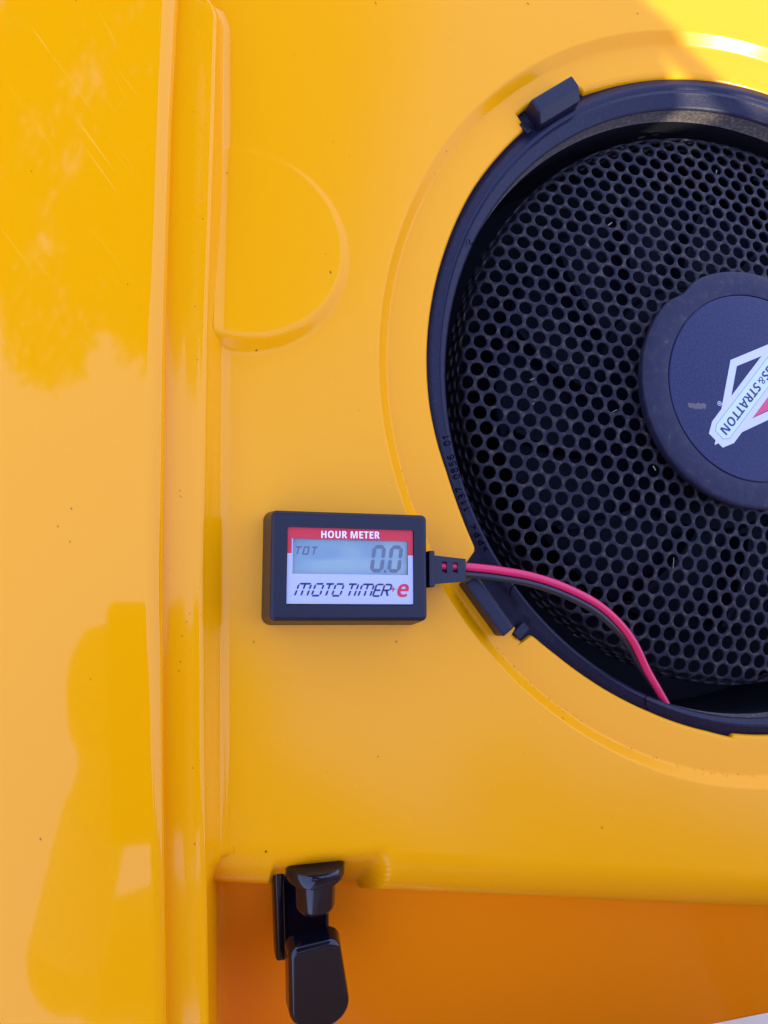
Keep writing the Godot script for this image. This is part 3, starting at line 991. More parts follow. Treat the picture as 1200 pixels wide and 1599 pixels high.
func guard_ring():
	# the hole of the ring lies a little off the fan axis
	var off_axis = func(r, a): return r * 1.01 + (-4.2 * cos(a) + 5.0 * sin(a)) * clampf((153.5 - r) / 7.0, 0.0, 1.0)
	var root = thing("fan_guard_ring", "black plastic ring with two clips round the fan opening", "guard ring", Vector3(AX, -3, AZ))
	var b = Buf.new()
	lathe(b, [Vector2(170, -9), Vector2(168, -7.6), Vector2(166, -7.2), Vector2(157.4, -6.6), Vector2(155.6, -5.2), Vector2(154.6, -4.4), Vector2(153.4, -4.0), Vector2(152.8, -3.5), Vector2(152.1, -3.2), Vector2(151.4, -3.4), Vector2(150.8, -3.8), Vector2(150.2, -3.5), Vector2(149.5, -3.4), Vector2(148.8, -3.9), Vector2(145.9, -5.2), Vector2(145.0, -5.8), Vector2(144.6, -6.8)], RX, RZ, 300, off_axis)
	part("collar", done(b), M.ring_black, root)
	b = Buf.new()
	lathe(b, [Vector2(144.6, -6.8), Vector2(144.4, -14), Vector2(144.0, -15)], RX, RZ, 240, off_axis)
	part("inner_wall", done(b), M.wall_dusty, root)
	b = Buf.new()
	lathe(b, [Vector2(144.0, -15), Vector2(145.0, -15.5), Vector2(147, -40)], RX, RZ, 160, off_axis)
	part("skirt", done(b), M.housing_black, root)
	ring_clip(root, 232.7, 153.6, 164.6, 26.0, -3.6, 5.4)
	ring_clip(root, 143.0, 160.4, 170.6, 26.5, -2.9, 5.4)
	# feet of the clips in the notches of the cover
	for q in [[136.5, 158.0, 164.4, 4.0], [226.6, 156.0, 161.6, 3.0]]:
		b = Buf.new()
		var e_r = polar(1, q[0], 0) - Vector3(AX, 0, AZ)
		var e_t = Vector3(-e_r.z, 0, e_r.x)
		slab(b, round_rect((q[2] - q[1]) / 2, q[3] / 2, 0.5, 3), rims(-4.0, -2.6, 0, 0.4), func(p): return polar((q[1] + q[2]) / 2, q[0], p.y) + e_r * p.x + e_t * p.z)
		part("clip_foot", done(b), M.clip_black, root)
	# moulded part number, read upwards along the ring, and the recycling mark
	var txt = "1137-0856-01"
	var degs = [156.5, 157.55, 158.55, 159.66, 160.64, 161.65, 162.69, 163.79, 164.81, 165.9, 167.04, 168.03]
	for k in txt.length():
		var r = 154.9 + (0.8 if k < 4 else 0.0)
		var d = degs[k]
		var e_r = (polar(1, d, 0) - Vector3(AX, 0, AZ)).normalized()
		flat_text(txt[k], 3.1, polar_ring(r - 1.6, d, -3.55), Vector3(-e_r.z, 0, e_r.x), e_r, M.painted_groove_shade, root, 0.0, 0.0, 0.35, false)
	var mk = ">PP<"
	var md = [149.76, 150.9, 152.2, 153.47]
	for k in 4:
		var e_r = (polar(1, md[k], 0) - Vector3(AX, 0, AZ)).normalized()
		flat_text(mk[k], 3.2, polar_ring(154.4, md[k], -3.65), Vector3(-e_r.z, 0, e_r.x), e_r, M.painted_groove_shade, root, 0.0, 0.0, 0.35, false)
	# fine weld lines across the collar
	for q in [[201.5, 146.5, 149.5, 1.5], [142.6, 149.5, 156.5, -1.5], [114.1, 148.5, 157.0, -2.0]]:
		b = Buf.new()
		var line = []
		for k in 9:
			var f = k / 8.0
			var r = lerpf(q[1], q[2], f)
			line.append(polar_ring(r, q[0] + q[3] * (f - 0.5) * (f - 0.5) * 4.0 * 0.5, -3.55 - maxf(0.0, (147.6 - r) * 0.34) + 0.05))
		tube(b, line, 0.22, 6)
		part("weld_line", done(b), M.painted_groove_shade, root)
	root.position.y -= 1.2 * MM

# ------------------------------------------------------------------ hour meter
func hour_meter():
	var cx = 59.15; var cz = -18.95
	var root = thing("hour_meter", "small black hour meter with a red and white label and a display showing zero", "hour meter", Vector3(cx, 0, cz))
	var place = func(p): return Vector3(cx + p.x, p.y, cz + p.z)
	var b = Buf.new()
	var out = round_rect(31.0, 21.6, 3.6, 8)
	slab(b, out, rims(0.0, 16.0, 0.4, 1.7, 1.5), place, false, true)
	# flat rim of the front, then down into the label recess
	var inner = round_rect(24.0, 14.15, 0.9, 8)
	var n = out.size()
	var at = b.v.size()
	for k in n:
		var p = out[k][0] - out[k][1] * 3.2
		put(b, place.call(Vector3(p.x, 16.0, p.y)), Vector3.UP)
		var q = inner[k][0] + Vector2(0.25, 0.1)
		put(b, place.call(Vector3(q.x, 16.0, q.y)), Vector3.UP)
	for k in n:
		var k2 = (k + 1) % n
		quad(b, at + k * 2, at + k2 * 2, at + k2 * 2 + 1, at + k * 2 + 1)
	at = b.v.size()
	for k in n:
		var q = inner[k][0] + Vector2(0.25, 0.1)
		var d = Vector3(-inner[k][1].x, 0, -inner[k][1].y)
		put(b, place.call(Vector3(q.x, 16.0, q.y)), d)
		put(b, place.call(Vector3(q.x, 12.5, q.y)), d)
	for k in n:
		var k2 = (k + 1) % n
		quad(b, at + k * 2, at + k2 * 2, at + k2 * 2 + 1, at + k * 2 + 1)
	part("case", done(b), M.meter_black, root)
	# label with a window (world millimetres from here on)
	var flat = func(p): return p
	var H = 15.35
	var x0 = 35.6; var x1 = 83.2; var z0 = -33.0; var z1 = -5.1
	var wx0 = 37.6; var wx1 = 81.3; var wz0 = -28.9; var wz1 = -16.0
	var rect = func(bb, a, c, d, e, h0, h1): print_poly(bb, PackedVector2Array([Vector2(a, d), Vector2(c, d), Vector2(c, e), Vector2(a, e)]), flat, h0, h1)
	b = Buf.new()
	rect.call(b, x0, x1, wz1, z1, H - 0.4, H)
	rect.call(b, x0, wx0, -23.4, wz1, H - 0.4, H)
	rect.call(b, wx1, x1, -23.4, wz1, H - 0.4, H)
	rect.call(b, 37.25, wx0, wz0, -23.4, H - 0.4, H)
	var label = part("label", done(b), M.label_white, root)
	b = Buf.new()
	rect.call(b, x0, x1, z0, wz0, H - 0.4, H)
	rect.call(b, x0, 37.25, wz0, -23.4, H - 0.4, H)
	rect.call(b, wx1, x1, wz0, -23.4, H - 0.4, H)
	part("red_band", done(b), M.label_red, label)
	flat_text("HOUR METER", 2.75, Vector3(59.0, H + 0.05, -30.7), Vector3(1, 0, -0.012).normalized(), Vector3(0, 0, -1), M.print_white, label, 22.2)
	# slanted segment lettering
	b = Buf.new()
	var letters = [["M", 38.6, 4.5], ["O", 44.7, 3.0], ["T", 48.5, 3.0], ["O", 52.2, 3.0], ["T", 57.0, 3.0], ["I", 60.6, 0.6], ["M", 62.1, 4.5], ["E", 67.6, 2.6], ["R", 70.7, 2.8]]
	var hgt = 4.3
	var base = -8.1
	for L in letters:
		var x = L[1]; var w = L[2]
		var f = func(p): return Vector3(x + p.x + p.z * 0.36, p.y, base - p.z)
		var A = 0.25; var mid = hgt * 0.5
		var segs = []
		var lo = [0.0, mid - 0.22]; var hi = [mid + 0.22, hgt]
		match L[0]:
			"M": segs = [[0, lo[0], 0, lo[1]], [0, hi[0], 0, hi[1] - 0.3], [w / 2, lo[0], w / 2, lo[1]], [w / 2, hi[0], w / 2, hi[1]], [w, lo[0], w, lo[1]], [w, hi[0], w, hi[1] - 0.3], [0.2, hgt, w - 0.2, hgt]]
			"O": segs = [[0, lo[0] + 0.3, 0, lo[1]], [0, hi[0], 0, hi[1] - 0.3], [w, lo[0] + 0.3, w, lo[1]], [w, hi[0], w, hi[1] - 0.3], [0.2, hgt, w - 0.2, hgt], [0.2, 0, w - 0.2, 0]]
			"T": segs = [[0, hgt, w, hgt], [w / 2, hi[0], w / 2, hgt], [w / 2, lo[0], w / 2, lo[1]]]
			"I": segs = [[0, lo[0], 0, lo[1]], [0, hi[0], 0, hi[1]]]
			"E": segs = [[0, 0, 0, hgt], [0.2, hgt, w, hgt], [0.2, mid, w * 0.85, mid], [0.2, 0, w, 0]]
			"R": segs = [[0, 0, 0, hgt - 0.2], [0.2, hgt, w - 0.4, hgt], [w, hgt - 0.4, w - 0.1, mid + 0.3], [w - 0.4, mid, 0.2, mid], [w * 0.45, mid, w * 0.95, 0], [w - 0.45, hgt, w, hgt - 0.5], [w - 0.1, mid + 0.4, w - 0.5, mid]]
		for s in segs: stroke(b, Vector2(s[0], s[1]), Vector2(s[2], s[3]), 0.68, f, H - 0.1, H + 0.06, 0.3)
	part("lettering", done(b), M.print_navy, label)
	b = Buf.new()
	var fp = func(p): return Vector3(75.4 + p.x, p.y, -10.7 + p.z)
	print_poly(b, PackedVector2Array([Vector2(-0.95, -0.22), Vector2(0.95, -0.22), Vector2(0.95, 0.22), Vector2(-0.95, 0.22)]), fp, H - 0.1, H + 0.06)
	print_poly(b, PackedVector2Array([Vector2(-0.18, -0.95), Vector2(0.26, -0.95), Vector2(0.18, 0.95), Vector2(-0.26, 0.95)]), fp, H - 0.1, H + 0.07)
	part("plus_sign", done(b), M.label_red, label)
	flat_text("e", 4.9, Vector3(79.3, H + 0.05, -10.9), Vector3(1, 0, 0), Vector3(0, 0, -1), M.label_red, label, 4.3, 0.22)
	# display under a clear pane
	b = Buf.new()
	rect.call(b, wx0 - 0.6, wx1 + 0.6, wz0 - 0.6, wz1 + 0.6, 12.6, 13.7)
	var lcd = part("display", done(b), M.lcd_glass, root)
	b = Buf.new()
	for side in [[wx0, -1, 0], [wx1, 1, 0], [wz0, 0, -1], [wz1, 0, 1]]:
		var a: Vector3; var c: Vector3
		if side[1] != 0:
			a = Vector3(side[0], 0, wz0); c = Vector3(side[0], 0, wz1)
		else:
			a = Vector3(wx0, 0, side[0]); c = Vector3(wx1, 0, side[0])
		var nn = Vector3(-side[1], 0, -side[2])
		var q = [put(b, a + Vector3.UP * (H - 0.45), nn), put(b, c + Vector3.UP * (H - 0.45), nn), put(b, c + Vector3.UP * 13.72, nn), put(b, a + Vector3.UP * 13.72, nn)]
		quad(b, q[0], q[1], q[2], q[3])
	part("window_edge", done(b), M.meter_black, root)
	b = Buf.new()
	var seg = func(ox, w, hh, th):
		var f = func(p): return Vector3(ox + p.x + p.z * 0.13, p.y, -16.9 - p.z)
		var g = 0.22; var m2 = hh / 2
		var list = [[th / 2, g + th / 2, th / 2, m2 - g], [th / 2, m2 + g, th / 2, hh - g - th / 2], [w - th / 2, g + th / 2, w - th / 2, m2 - g], [w - th / 2, m2 + g, w - th / 2, hh - g - th / 2], [th * 0.6, hh - th / 2, w - th * 0.6, hh - th / 2], [th * 0.6, th / 2, w - th * 0.6, th / 2]]
		for s in list: stroke(b, Vector2(s[0], s[1]), Vector2(s[2], s[3]), th, f, 13.7, 13.78, 0.4)
	seg.call(66.7, 5.2, 10.4, 1.45)
	seg.call(73.4, 5.2, 10.4, 1.45)
	print_poly(b, PackedVector2Array([Vector2(72.3, -17.9), Vector2(73.2, -17.9), Vector2(73.1, -16.9), Vector2(72.2, -16.9)]), flat, 13.7, 13.78)
	part("digit_segments", done(b), M.lcd_segment, lcd)
	b = Buf.new()
	for k in 3:
		var f = func(p): return Vector3(38.3 + 3.0 * k + p.x + p.z * 0.22, p.y, -23.2 - p.z)
		var segs = [[0.1, 2.7, 2.2, 2.7], [1.15, 0, 1.15, 2.6]] if k != 1 else [[0.1, 2.7, 2.1, 2.7], [0.1, 0.1, 2.1, 0.1], [0.25, 0.1, 0.25, 2.7], [1.95, 0.1, 1.95, 2.7]]
		for q in segs: stroke(b, Vector2(q[0], q[1]), Vector2(q[2], q[3]), 0.62, f, 13.7, 13.78, 0.1)
	part("lettering", done(b), M.lcd_segment, lcd)
	b = Buf.new()
	var pq = [put(b, Vector3(wx0, H - 0.12, wz0), Vector3.UP), put(b, Vector3(wx1, H - 0.12, wz0), Vector3.UP), put(b, Vector3(wx1, H - 0.12, wz1), Vector3.UP), put(b, Vector3(wx0, H - 0.12, wz1), Vector3.UP)]
	quad(b, pq[0], pq[1], pq[2], pq[3])
	part("window_pane", done(b), M.clear_pane, root)
	# strain relief: a flange and a tapered boot with two windows that show the wires
	b = Buf.new()
	slab(b, round_rect(1.2, 7.0, 0.5, 3), rims(2.6, 13.2, 0.4, 0.5), func(p): return Vector3(91.4 + p.x, p.y, -18.7 + p.z))
	var z_of = func(x, s): return -18.5 + s * lerpf(5.5, 4.3, (x - 92.4) / 13.2)
	var cols = [92.4, 95.9, 97.9, 100.3, 102.3, 105.6]
	var rows = [-1.0, -0.62, 0.25, 1.0]
	for i in 5:
		for j in 3:
			if j == 1 and (i == 1 or i == 3): continue
			var p = []
			for q in [[i, j], [i + 1, j], [i + 1, j + 1], [i, j + 1]]:
				p.append(Vector3(cols[q[0]], 11.9, z_of.call(cols[q[0]], rows[q[1]])))
			var id = []
			for q in p: id.append(put(b, q, Vector3.UP))
			quad(b, id[0], id[1], id[2], id[3])
	# walls of the two windows
	for i in [1, 3]:
		var c = [Vector3(cols[i], 0, z_of.call(cols[i], rows[1])), Vector3(cols[i + 1], 0, z_of.call(cols[i + 1], rows[1])), Vector3(cols[i + 1], 0, z_of.call(cols[i + 1], rows[2])), Vector3(cols[i], 0, z_of.call(cols[i], rows[2]))]
		var mid = (c[0] + c[2]) / 2
		for k in 4:
			var p = c[k]; var q = c[(k + 1) % 4]
			var nn = (mid - (p + q) / 2).normalized()
			var id = [put(b, p + Vector3.UP * 11.9, nn), put(b, q + Vector3.UP * 11.9, nn), put(b, q + Vector3.UP * 7.0, nn), put(b, p + Vector3.UP * 7.0, nn)]
			quad(b, id[0], id[1], id[2], id[3])
	# outer sides of the boot
	var rim = [Vector3(92.4, 0, z_of.call(92.4, -1.0)), Vector3(105.6, 0, z_of.call(105.6, -1.0)), Vector3(105.6, 0, z_of.call(105.6, 1.0)), Vector3(92.4, 0, z_of.call(92.4, 1.0))]
	for k in 3:
		var p = rim[k]; var q = rim[k + 1]
		var nn = (q - p).cross(Vector3.UP).normalized()
		if nn.dot((p + q) / 2 - Vector3(99, 0, -18.5)) < 0: nn = -nn
		var id = [put(b, p + Vector3.UP * 11.9, nn), put(b, q + Vector3.UP * 11.9, nn), put(b, q + Vector3.UP * 3.6, nn), put(b, p + Vector3.UP * 3.6, nn)]
		quad(b, id[0], id[1], id[2], id[3])
	part("strain_relief", done(b), M.boot_black, root)

func twin_wire():
	var root = thing("twin_wire", "pink-red and black twin wire curving from the meter into the fan opening", "wire", Vector3(150, 0, -5))
	var red = smooth_path([Vector3(93, 9.6, -20.0), Vector3(105.6, 9.6, -19.9), Vector3(111.1, 9.8, -19.6), Vector3(120.3, 10.0, -18.7), Vector3(133.9, 10.0, -16.6), Vector3(148.3, 9.0, -12.6), Vector3(163.5, 7.0, -6.2), Vector3(175.2, 4.0, 1.5), Vector3(184.7, 0.0, 10.2), Vector3(193.2, -4.5, 21.9), Vector3(200.4, -7.4, 31.2), Vector3(206.2, -10.0, 38.6), Vector3(212.0, -14.0, 46.0)])
	var blk = []
	for k in red.size():
		var t = (red[mini(k + 1, red.size() - 1)] - red[maxi(k - 1, 0)]).normalized()
		var side = t.cross(Vector3.UP).normalized()
		var f = float(k) / red.size()
		var lat = lerpf(2.95, -1.2, smooth(0.52, 0.92, f))
		blk.append(red[k] + side * lat - Vector3.UP * (0.4 + 2.4 * smooth(0.5, 0.75, f)))
	var b = Buf.new()
	tube(b, red, 1.62, 18)
	part("red_wire", done(b), M.wire_red, root)
	b = Buf.new()
	tube(b, blk, 1.45, 18)
	part("black_wire", done(b), M.wire_black, root)

# ------------------------------------------------------------------ latch
func hood_latch():
	var root = thing("hood_latch", "glossy black rubber hood latch with a stud and a rounded pull tab", "latch", Vector3(48, -20, 110))
	var b = Buf.new()
	# stud: flange and barrel, pointing towards the photographer
	var prof = [Vector2(0, -7.0), Vector2(9.4, -6.9), Vector2(10.6, -6.3), Vector2(11.1, -5.2), Vector2(11.1, -2.2), Vector2(10.8, -1.4), Vector2(10.1, -1.0), Vector2(8.5, -0.8), Vector2(7.9, -0.3), Vector2(7.7, 1.6), Vector2(7.5, 10.0), Vector2(7.1, 11.4), Vector2(6.0, 12.3), Vector2(0, 12.6)]
	var o = Vector3(51.0, -8.0, 96.5)
	var dir = Vector3(0.05, -0.24, 0.97).normalized()
	var s1 = dir.cross(Vector3.UP).normalized()
	var s2 = s1.cross(dir)
	for k in prof.size() - 1:
		var p = prof[k]; var q = prof[k + 1]
		var t = (q - p).normalized()
		var nn = Vector2(t.y, -t.x)
		var n0 = nn; var n1 = nn
		if k > 0:
			var tp = (p - prof[k - 1]).normalized()
			if tp.dot(t) > 0.8: n0 = (nn + Vector2(tp.y, -tp.x)).normalized()
		if k < prof.size() - 2:
			var tn = (prof[k + 2] - q).normalized()
			if tn.dot(t) > 0.8: n1 = (nn + Vector2(tn.y, -tn.x)).normalized()
		var at = b.v.size()
		for s in 49:
			var a = TAU * s / 48.0
			var d = s1 * cos(a) + s2 * sin(a)
			put(b, o + dir * p.y + d * p.x, d * n0.x + dir * n0.y)
			put(b, o + dir * q.y + d * q.x, d * n1.x + dir * n1.y)
		for s in 48: quad(b, at + s * 2, at + s * 2 + 1, at + s * 2 + 3, at + s * 2 + 2)
	part("stud", done(b), M.latch_black, root)
	# strap behind the stud
	b = Buf.new()
	var tilt = Basis(Vector3.RIGHT, deg_to_rad(22.0)) * Basis(Vector3.UP, deg_to_rad(5.0))
	slab(b, round_rect(11.0, 24.0, 4.0, 6), rims(-7.0, 0.0, 1.0, 1.4), func(p): return Vector3(48.4, -24.0, 113.0) + tilt * p)
	part("strap", done(b), M.latch_black, root)
	b = Buf.new()
	slab(b, round_rect(2.2, 21.0, 1.6, 6), rims(-1.0, 3.0, 0.4, 1.6), func(p): return Vector3(48.4, -24.0, 113.0) + tilt * (p - Vector3(8.6, 0, 0)))
	part("strap_rib", done(b), M.latch_black, root)
	# pull tab: nearer, with a rounded end
	b = Buf.new()
	var t2 = Basis(Vector3.RIGHT, deg_to_rad(19.0)) * Basis(Vector3.UP, deg_to_rad(7.0))
	var outline = round_poly([Vector2(-10.2, -17.0), Vector2(9.8, -18.0), Vector2(13.2, 21.0), Vector2(-12.2, 21.0)], [4.5, 5.0, 10.5, 10.5], 10)
	slab(b, outline, rims(-7.0, 1.5, 1.2, 2.4, 0.5, 7), func(p): return Vector3(52.5, -10.0, 134.5) + t2 * p)
	part("pull_tab", done(b), M.latch_black, root)

# ------------------------------------------------------------------ the person who takes the picture, mirrored in the paint and shading the cover
# bones: [from, to, radius, radius]; surface nets over the smooth union of tapered capsules
func figure(bones, cell: float, blend: float) -> ArrayMesh:
	var lo = Vector3(1e9, 1e9, 1e9); var hi = -lo
	for q in bones:
		var r = maxf(q[2], q[3]) + cell * 3.0
		lo = lo.min(q[0] - Vector3.ONE * r).min(q[1] - Vector3.ONE * r)
		hi = hi.max(q[0] + Vector3.ONE * r).max(q[1] + Vector3.ONE * r)
	var nx = int((hi.x - lo.x) / cell) + 2; var ny = int((hi.y - lo.y) / cell) + 2; var nz = int((hi.z - lo.z) / cell) + 2
	var acc = PackedFloat32Array()
	acc.resize(nx * ny * nz)
	for q in bones:
		var a: Vector3 = q[0]; var c: Vector3 = q[1]
		var ra: float = q[2]; var rb: float = q[3]
		var ab: Vector3 = c - a
		var l2 = maxf(ab.length_squared(), 1e-6)
		var rr = maxf(ra, rb) + cell * 2.0
		var m0 = (a.min(c) - Vector3.ONE * rr - lo) / cell
		var m1 = (a.max(c) + Vector3.ONE * rr - lo) / cell
		for k in range(maxi(int(m0.z), 0), mini(int(m1.z) + 1, nz)):
			for j in range(maxi(int(m0.y), 0), mini(int(m1.y) + 1, ny)):
				for i in range(maxi(int(m0.x), 0), mini(int(m1.x) + 1, nx)):
					var p = lo + Vector3(i, j, k) * cell
					var t = clampf((p - a).dot(ab) / l2, 0.0, 1.0)
					var d = (p - a - ab * t).length() - lerpf(ra, rb, t)
					acc[(k * ny + j) * nx + i] += exp(-d * blend)
	var b = Buf.new()
	var ids = {}
	var offs = [0, 1, nx, nx + 1, nx * ny, nx * ny + 1, nx * ny + nx, nx * ny + nx + 1]
	var corner = [Vector3(0, 0, 0), Vector3(1, 0, 0), Vector3(0, 1, 0), Vector3(1, 1, 0), Vector3(0, 0, 1), Vector3(1, 0, 1), Vector3(0, 1, 1), Vector3(1, 1, 1)]
	var edges = [[0, 1], [2, 3], [4, 5], [6, 7], [0, 2], [1, 3], [4, 6], [5, 7], [0, 4], [1, 5], [2, 6], [3, 7]]
	for k in nz - 1:
		for j in ny - 1:
			for i in nx - 1:
				var at = (k * ny + j) * nx + i
				var c = 0
				for e in 8:
					if acc[at + offs[e]] > 1.0: c += 1
				if c == 0 or c == 8: continue
				var sum = Vector3.ZERO; var cnt = 0; var g = Vector3.ZERO
				for e in 8:
					g -= (corner[e] - Vector3.ONE * 0.5) * log(maxf(acc[at + offs[e]], 1e-5))
				for e in edges:
					var u = acc[at + offs[e[0]]]; var w = acc[at + offs[e[1]]]
					if (u > 1.0) == (w > 1.0): continue
					var fu = log(maxf(u, 1e-5)); var fw = log(maxf(w, 1e-5))
					sum += corner[e[0]].lerp(corner[e[1]], fu / (fu - fw)); cnt += 1
				ids[at] = put(b, lo + (Vector3(i, j, k) + sum / cnt) * cell, g.normalized())
	for k in range(1, nz - 1):
		for j in range(1, ny - 1):
			for i in range(1, nx - 1):
				var at = (k * ny + j) * nx + i
				var s = acc[at] > 1.0
				if s != (acc[at + 1] > 1.0): quad(b, ids[at], ids[at - nx], ids[at - nx - nx * ny], ids[at - nx * ny])
				if s != (acc[at + nx] > 1.0): quad(b, ids[at], ids[at - 1], ids[at - 1 - nx * ny], ids[at - nx * ny])
				if s != (acc[at + nx * ny] > 1.0): quad(b, ids[at], ids[at - 1], ids[at - 1 - nx], ids[at - nx])
	return done(b)

func V(x, y, z): return Vector3(x, y, z)

func photographer():
	var P = thing("person", "person holding up a phone, mirrored as a darker outline in the yellow side panel", "person", Vector3(158, -780, 340))
	var hand = [
		[V(-38, 322, 86), V(-42, 318, 52), 17, 16], [V(-26, 322, 82), V(-28, 318, 50), 15, 14],          # palm
		[V(-46, 318, 44), V(-50, 308, 18), 9.5, 9], [V(-50, 308, 18), V(-36, 301, 8), 9, 8],               # fingers folded round the phone's edge
		[V(-50, 318, 56), V(-58, 306, 36), 9.5, 9], [V(-58, 306, 36), V(-42, 299, 28), 9, 8],
		[V(-50, 318, 70), V(-59, 305, 56), 9.5, 9], [V(-59, 305, 56), V(-43, 298, 50), 9, 8],
		[V(-48, 318, 82), V(-56, 306, 76), 9, 8.5], [V(-56, 306, 76), V(-42, 299, 72), 8.5, 7.5],
		[V(-28, 326, 70), V(-10, 336, 44), 11, 10], [V(-10, 336, 44), V(6, 336, 26), 10, 9]]              # thumb
	var right_hand = [
		[V(36, 322, 98), V(42, 318, 66), 17, 16], [V(24, 324, 94), V(28, 318, 64), 15, 14],
		[V(44, 318, 60), V(48, 306, 36), 9.5, 9], [V(48, 306, 36), V(36, 300, 26), 9, 8], [V(48, 318, 74), V(54, 305, 54), 9.5, 9], [V(54, 305, 54), V(40, 299, 46), 9, 8],
		[V(48, 318, 88), V(55, 305, 74), 9.5, 9], [V(55, 305, 74), V(41, 298, 68), 9, 8], [V(44, 318, 100), V(52, 306, 94), 9, 8.5], [V(52, 306, 94), V(39, 299, 90), 8.5, 7.5],
		[V(26, 328, 82), V(14, 338, 58), 11, 10], [V(14, 338, 58), V(2, 336, 42), 10, 9]]
	var arms = [
		[V(26, 590, 318), V(-90, 420, 270), 44, 36], [V(-90, 420, 270), V(-36, 328, 94), 34, 25],
		[V(280, 582, 318), V(318, 420, 290), 46, 42], [V(318, 420, 290), V(38, 330, 108), 40, 27]]
	arms.append_array(hand)
	arms.append_array(right_hand)
	person(P, 158.0, 0.0, arms, [[V(26, 592, 318), V(-58, 462, 288), 56, 48], [V(280, 584, 318), V(318, 430, 292), 56, 54], [V(240, 200, 335), V(272, -150, 345), 90, 92]])  # last capsule is a coat flap added to close a sunlit gap
	part("light_sleeve", figure([[V(-88, 420, 264), V(-52, 354, 145), 38, 31]], 9.0, 0.2), M.light_cloth, P)
	# unseen second person, added and shaped to cast the straight edge of shade
	var Q = thing("person", "unseen second person added beside the one with the phone to shade the cover", "person", Vector3(548, -780, 340))
	var down = []
	for a in [[440.0, 338.0, 335.0], [660.0, 652.0, 326.0]]:
		down.append([V(a[0], 704, 330), V(a[1], 350, a[2]), 44, 38])
		down.append([V(a[1], 350, a[2]), V(a[1], 110, a[2] - 20), 37, 27])
		down.append([V(a[1], 104, a[2] - 20), V(a[1], 52, a[2] - 24), 25, 26])
		for k in 4:
			var z = a[2] - 48 + 15.0 * k
			down.append([V(a[1], 38, z), V(a[1], 2, z - 2), 9.5, 9])
			down.append([V(a[1], 2, z - 2), V(a[1] - 8, -26 + absf(k - 1.5) * 5.0, z - 1), 9, 8])
		down.append([V(a[1] - 4, 78, a[2] - 42), V(a[1] - 16, 34, a[2] - 62), 11, 9])
	person(Q, 548.0, 125.0, down, [[V(440, 704, 330), V(344, 350, 335), 54, 52], [V(344, 350, 335), V(336, 130, 325), 52, 46], [V(656, 704, 322), V(634, 610, 324), 62, 53], [V(634, 610, 324), V(640, 380, 326), 53, 53], [V(470, 150, 335), V(450, -150, 345), 95, 95]])
	# unseen bag, added to block the sun along a level edge
	var bag = thing("added_shade_bag", "unseen bag added beside the second person to cast a level shade edge", "bag", Vector3(820, -70, 325))
	var bb = Buf.new()
	slab(bb, round_rect(102, 44, 26, 6), rims(-70, 578, 20, 6, -6), func(p): return Vector3(810 + p.x, p.y, 325 + p.z))
	part("cloth", done(bb), M.shirt, bag)
	for s in [-1, 1]:
		bb = Buf.new()
		tube(bb, smooth_path([V(725, 565, 325 + s * 42), V(700, 640, 325 + s * 34), V(660, 722, 325 + s * 16), V(620, 728, 325 + s * 16), V(610, 660, 325 + s * 80), V(620, 600, 325 + s * 88)], 8), 7.0, 8)
		part("strap", done(bb), M.shirt, bag)
	# the phone: its lens is where the picture is taken from
	var cam = get_node("camera").transform
	var ph = thing("phone", "dark phone held up by the person, mirrored above the yellow panel", "phone", Vector3(-30, 300, 60))
	var b2 = Buf.new()
	slab(b2, round_rect(38, 79, 9, 6), rims(3.0, 11.0, 1.5, 1.5), func(p): return cam.origin / MM + cam.basis * Vector3(p.x - 1, -p.z - 66, p.y))
	part("body", done(b2), M.phone_black, ph)

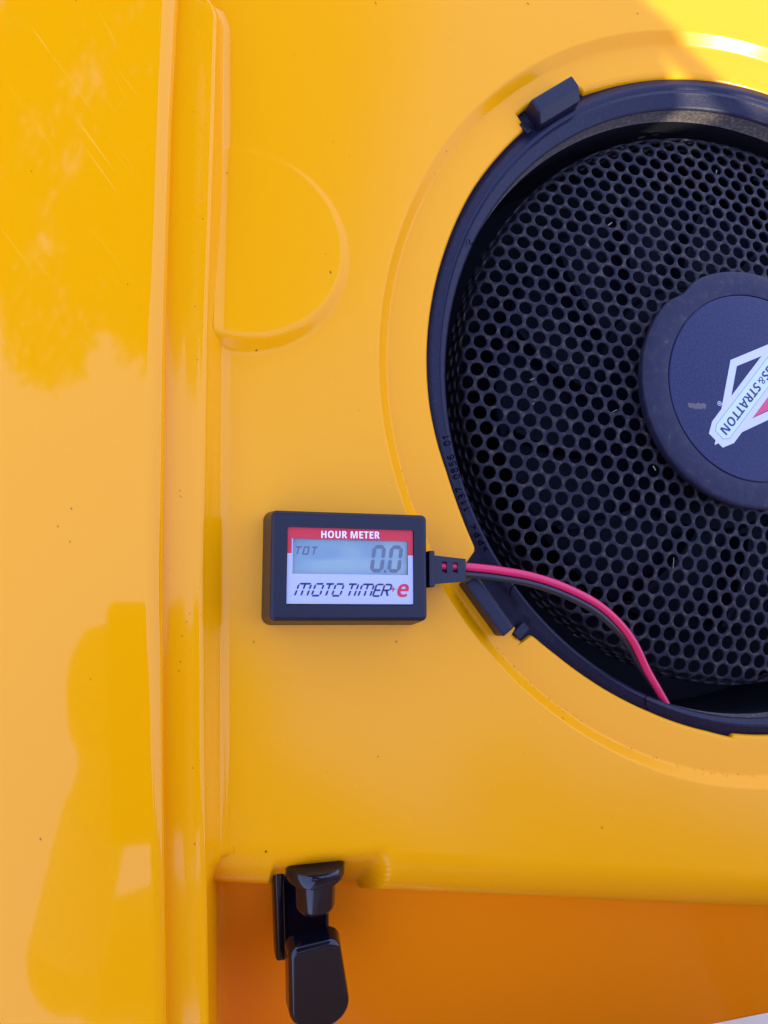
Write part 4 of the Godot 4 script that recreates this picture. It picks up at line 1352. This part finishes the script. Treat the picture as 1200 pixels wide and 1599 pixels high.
# torso, head and legs about the line x = c, with the arms given
func person(P, c: float, up: float, arms, sleeves):
	var skin = [
		[V(c, 640 + up, 330), V(c - 4, 720 + up, 312), 58, 54],
		[V(c - 8, 800 + up, 296), V(c - 14, 850 + up, 292), 78, 88], [V(c - 12, 770 + up, 250), V(c - 12, 800 + up, 240), 46, 50],
		[V(c - 13, 745 + up, 232), V(c - 13, 752 + up, 222), 26, 20], [V(c - 13, 792 + up, 196), V(c - 13, 776 + up, 184), 9, 12],
		[V(c - 30, 758 + up, 206), V(c + 4, 758 + up, 206), 9, 9],
		[V(c - 98, 800 + up, 290), V(c - 98, 820 + up, 296), 14, 18], [V(c + 74, 800 + up, 290), V(c + 74, 820 + up, 296), 14, 18],
		[V(c - 50, 830 + up, 214), V(c + 24, 830 + up, 214), 18, 18],
		[V(c - 60, 520 + up, 330), V(c + 60, 520 + up, 330), 88, 88], [V(c - 50, 330 + up, 330), V(c + 50, 330 + up, 330), 84, 84], [V(c - 60, 140 + up, 335), V(c + 60, 140 + up, 335), 92, 92],
		[V(c - 80, 90 + up, 340), V(c - 92, -330, 345), 70, 48], [V(c - 92, -330, 345), V(c - 96, -730, 352), 46, 36], [V(c + 76, 90 + up, 340), V(c + 86, -330, 345), 70, 48], [V(c + 86, -330, 345), V(c + 90, -730, 352), 46, 36]]
	skin.append_array(arms)
	part("body", figure(skin, 11.0, 0.16), M.skin, P)
	var jacket = [[V(c - 68, 520 + up, 328), V(c + 60, 520 + up, 328), 102, 102], [V(c - 66, 330 + up, 328), V(c + 60, 330 + up, 328), 102, 102], [V(c - 64, 170 + up, 332), V(c + 62, 170 + up, 332), 106, 106], [V(c - 56, 30 + up, 336), V(c + 54, 30 + up, 336), 108, 108],
		[V(c - 76, 600 + up, 322), V(c + 76, 600 + up, 322), 62, 62]]
	jacket.append_array(sleeves)
	part("jacket", figure(jacket, 18.0, 0.10), M.shirt, P)
	part("trousers", figure([
		[V(c - 66, 120 + up, 336), V(c + 62, 120 + up, 336), 100, 100], [V(c - 84, 70 + up, 340), V(c - 92, -330, 345), 88, 66], [V(c - 92, -330, 345), V(c - 96, -720, 350), 64, 58], [V(c + 78, 70 + up, 340), V(c + 86, -330, 345), 88, 66], [V(c + 86, -330, 345), V(c + 90, -720, 350), 64, 58]], 20.0, 0.10), M.trousers, P)
	part("hair", figure([[V(c - 8, 846 + up, 316), V(c - 12, 880 + up, 300), 88, 84], [V(c - 8, 800 + up, 352), V(c - 8, 840 + up, 350), 56, 66]], 14.0, 0.12), M.hair_brown, P)
	for s in [-1, 1]:
		part("shoe", figure([[V(c - 4 + s * 94, -748, 366), V(c - 4 + s * 104, -752, 262), 40, 34], [V(c - 4 + s * 94, -730, 362), V(c - 4 + s * 94, -690, 356), 42, 44]], 14.0, 0.14), M.shoe_leather, P)
		var b = Buf.new()
		lathe(b, [Vector2(0.1, 806 + up), Vector2(6, 807.6 + up), Vector2(10, 811.5 + up), Vector2(12, 818 + up), Vector2(10, 824.5 + up), Vector2(6, 828.4 + up), Vector2(0.1, 830 + up)], c - 13 + s * 32, 206, 20)
		part("eye", done(b), M.eye_white, P)
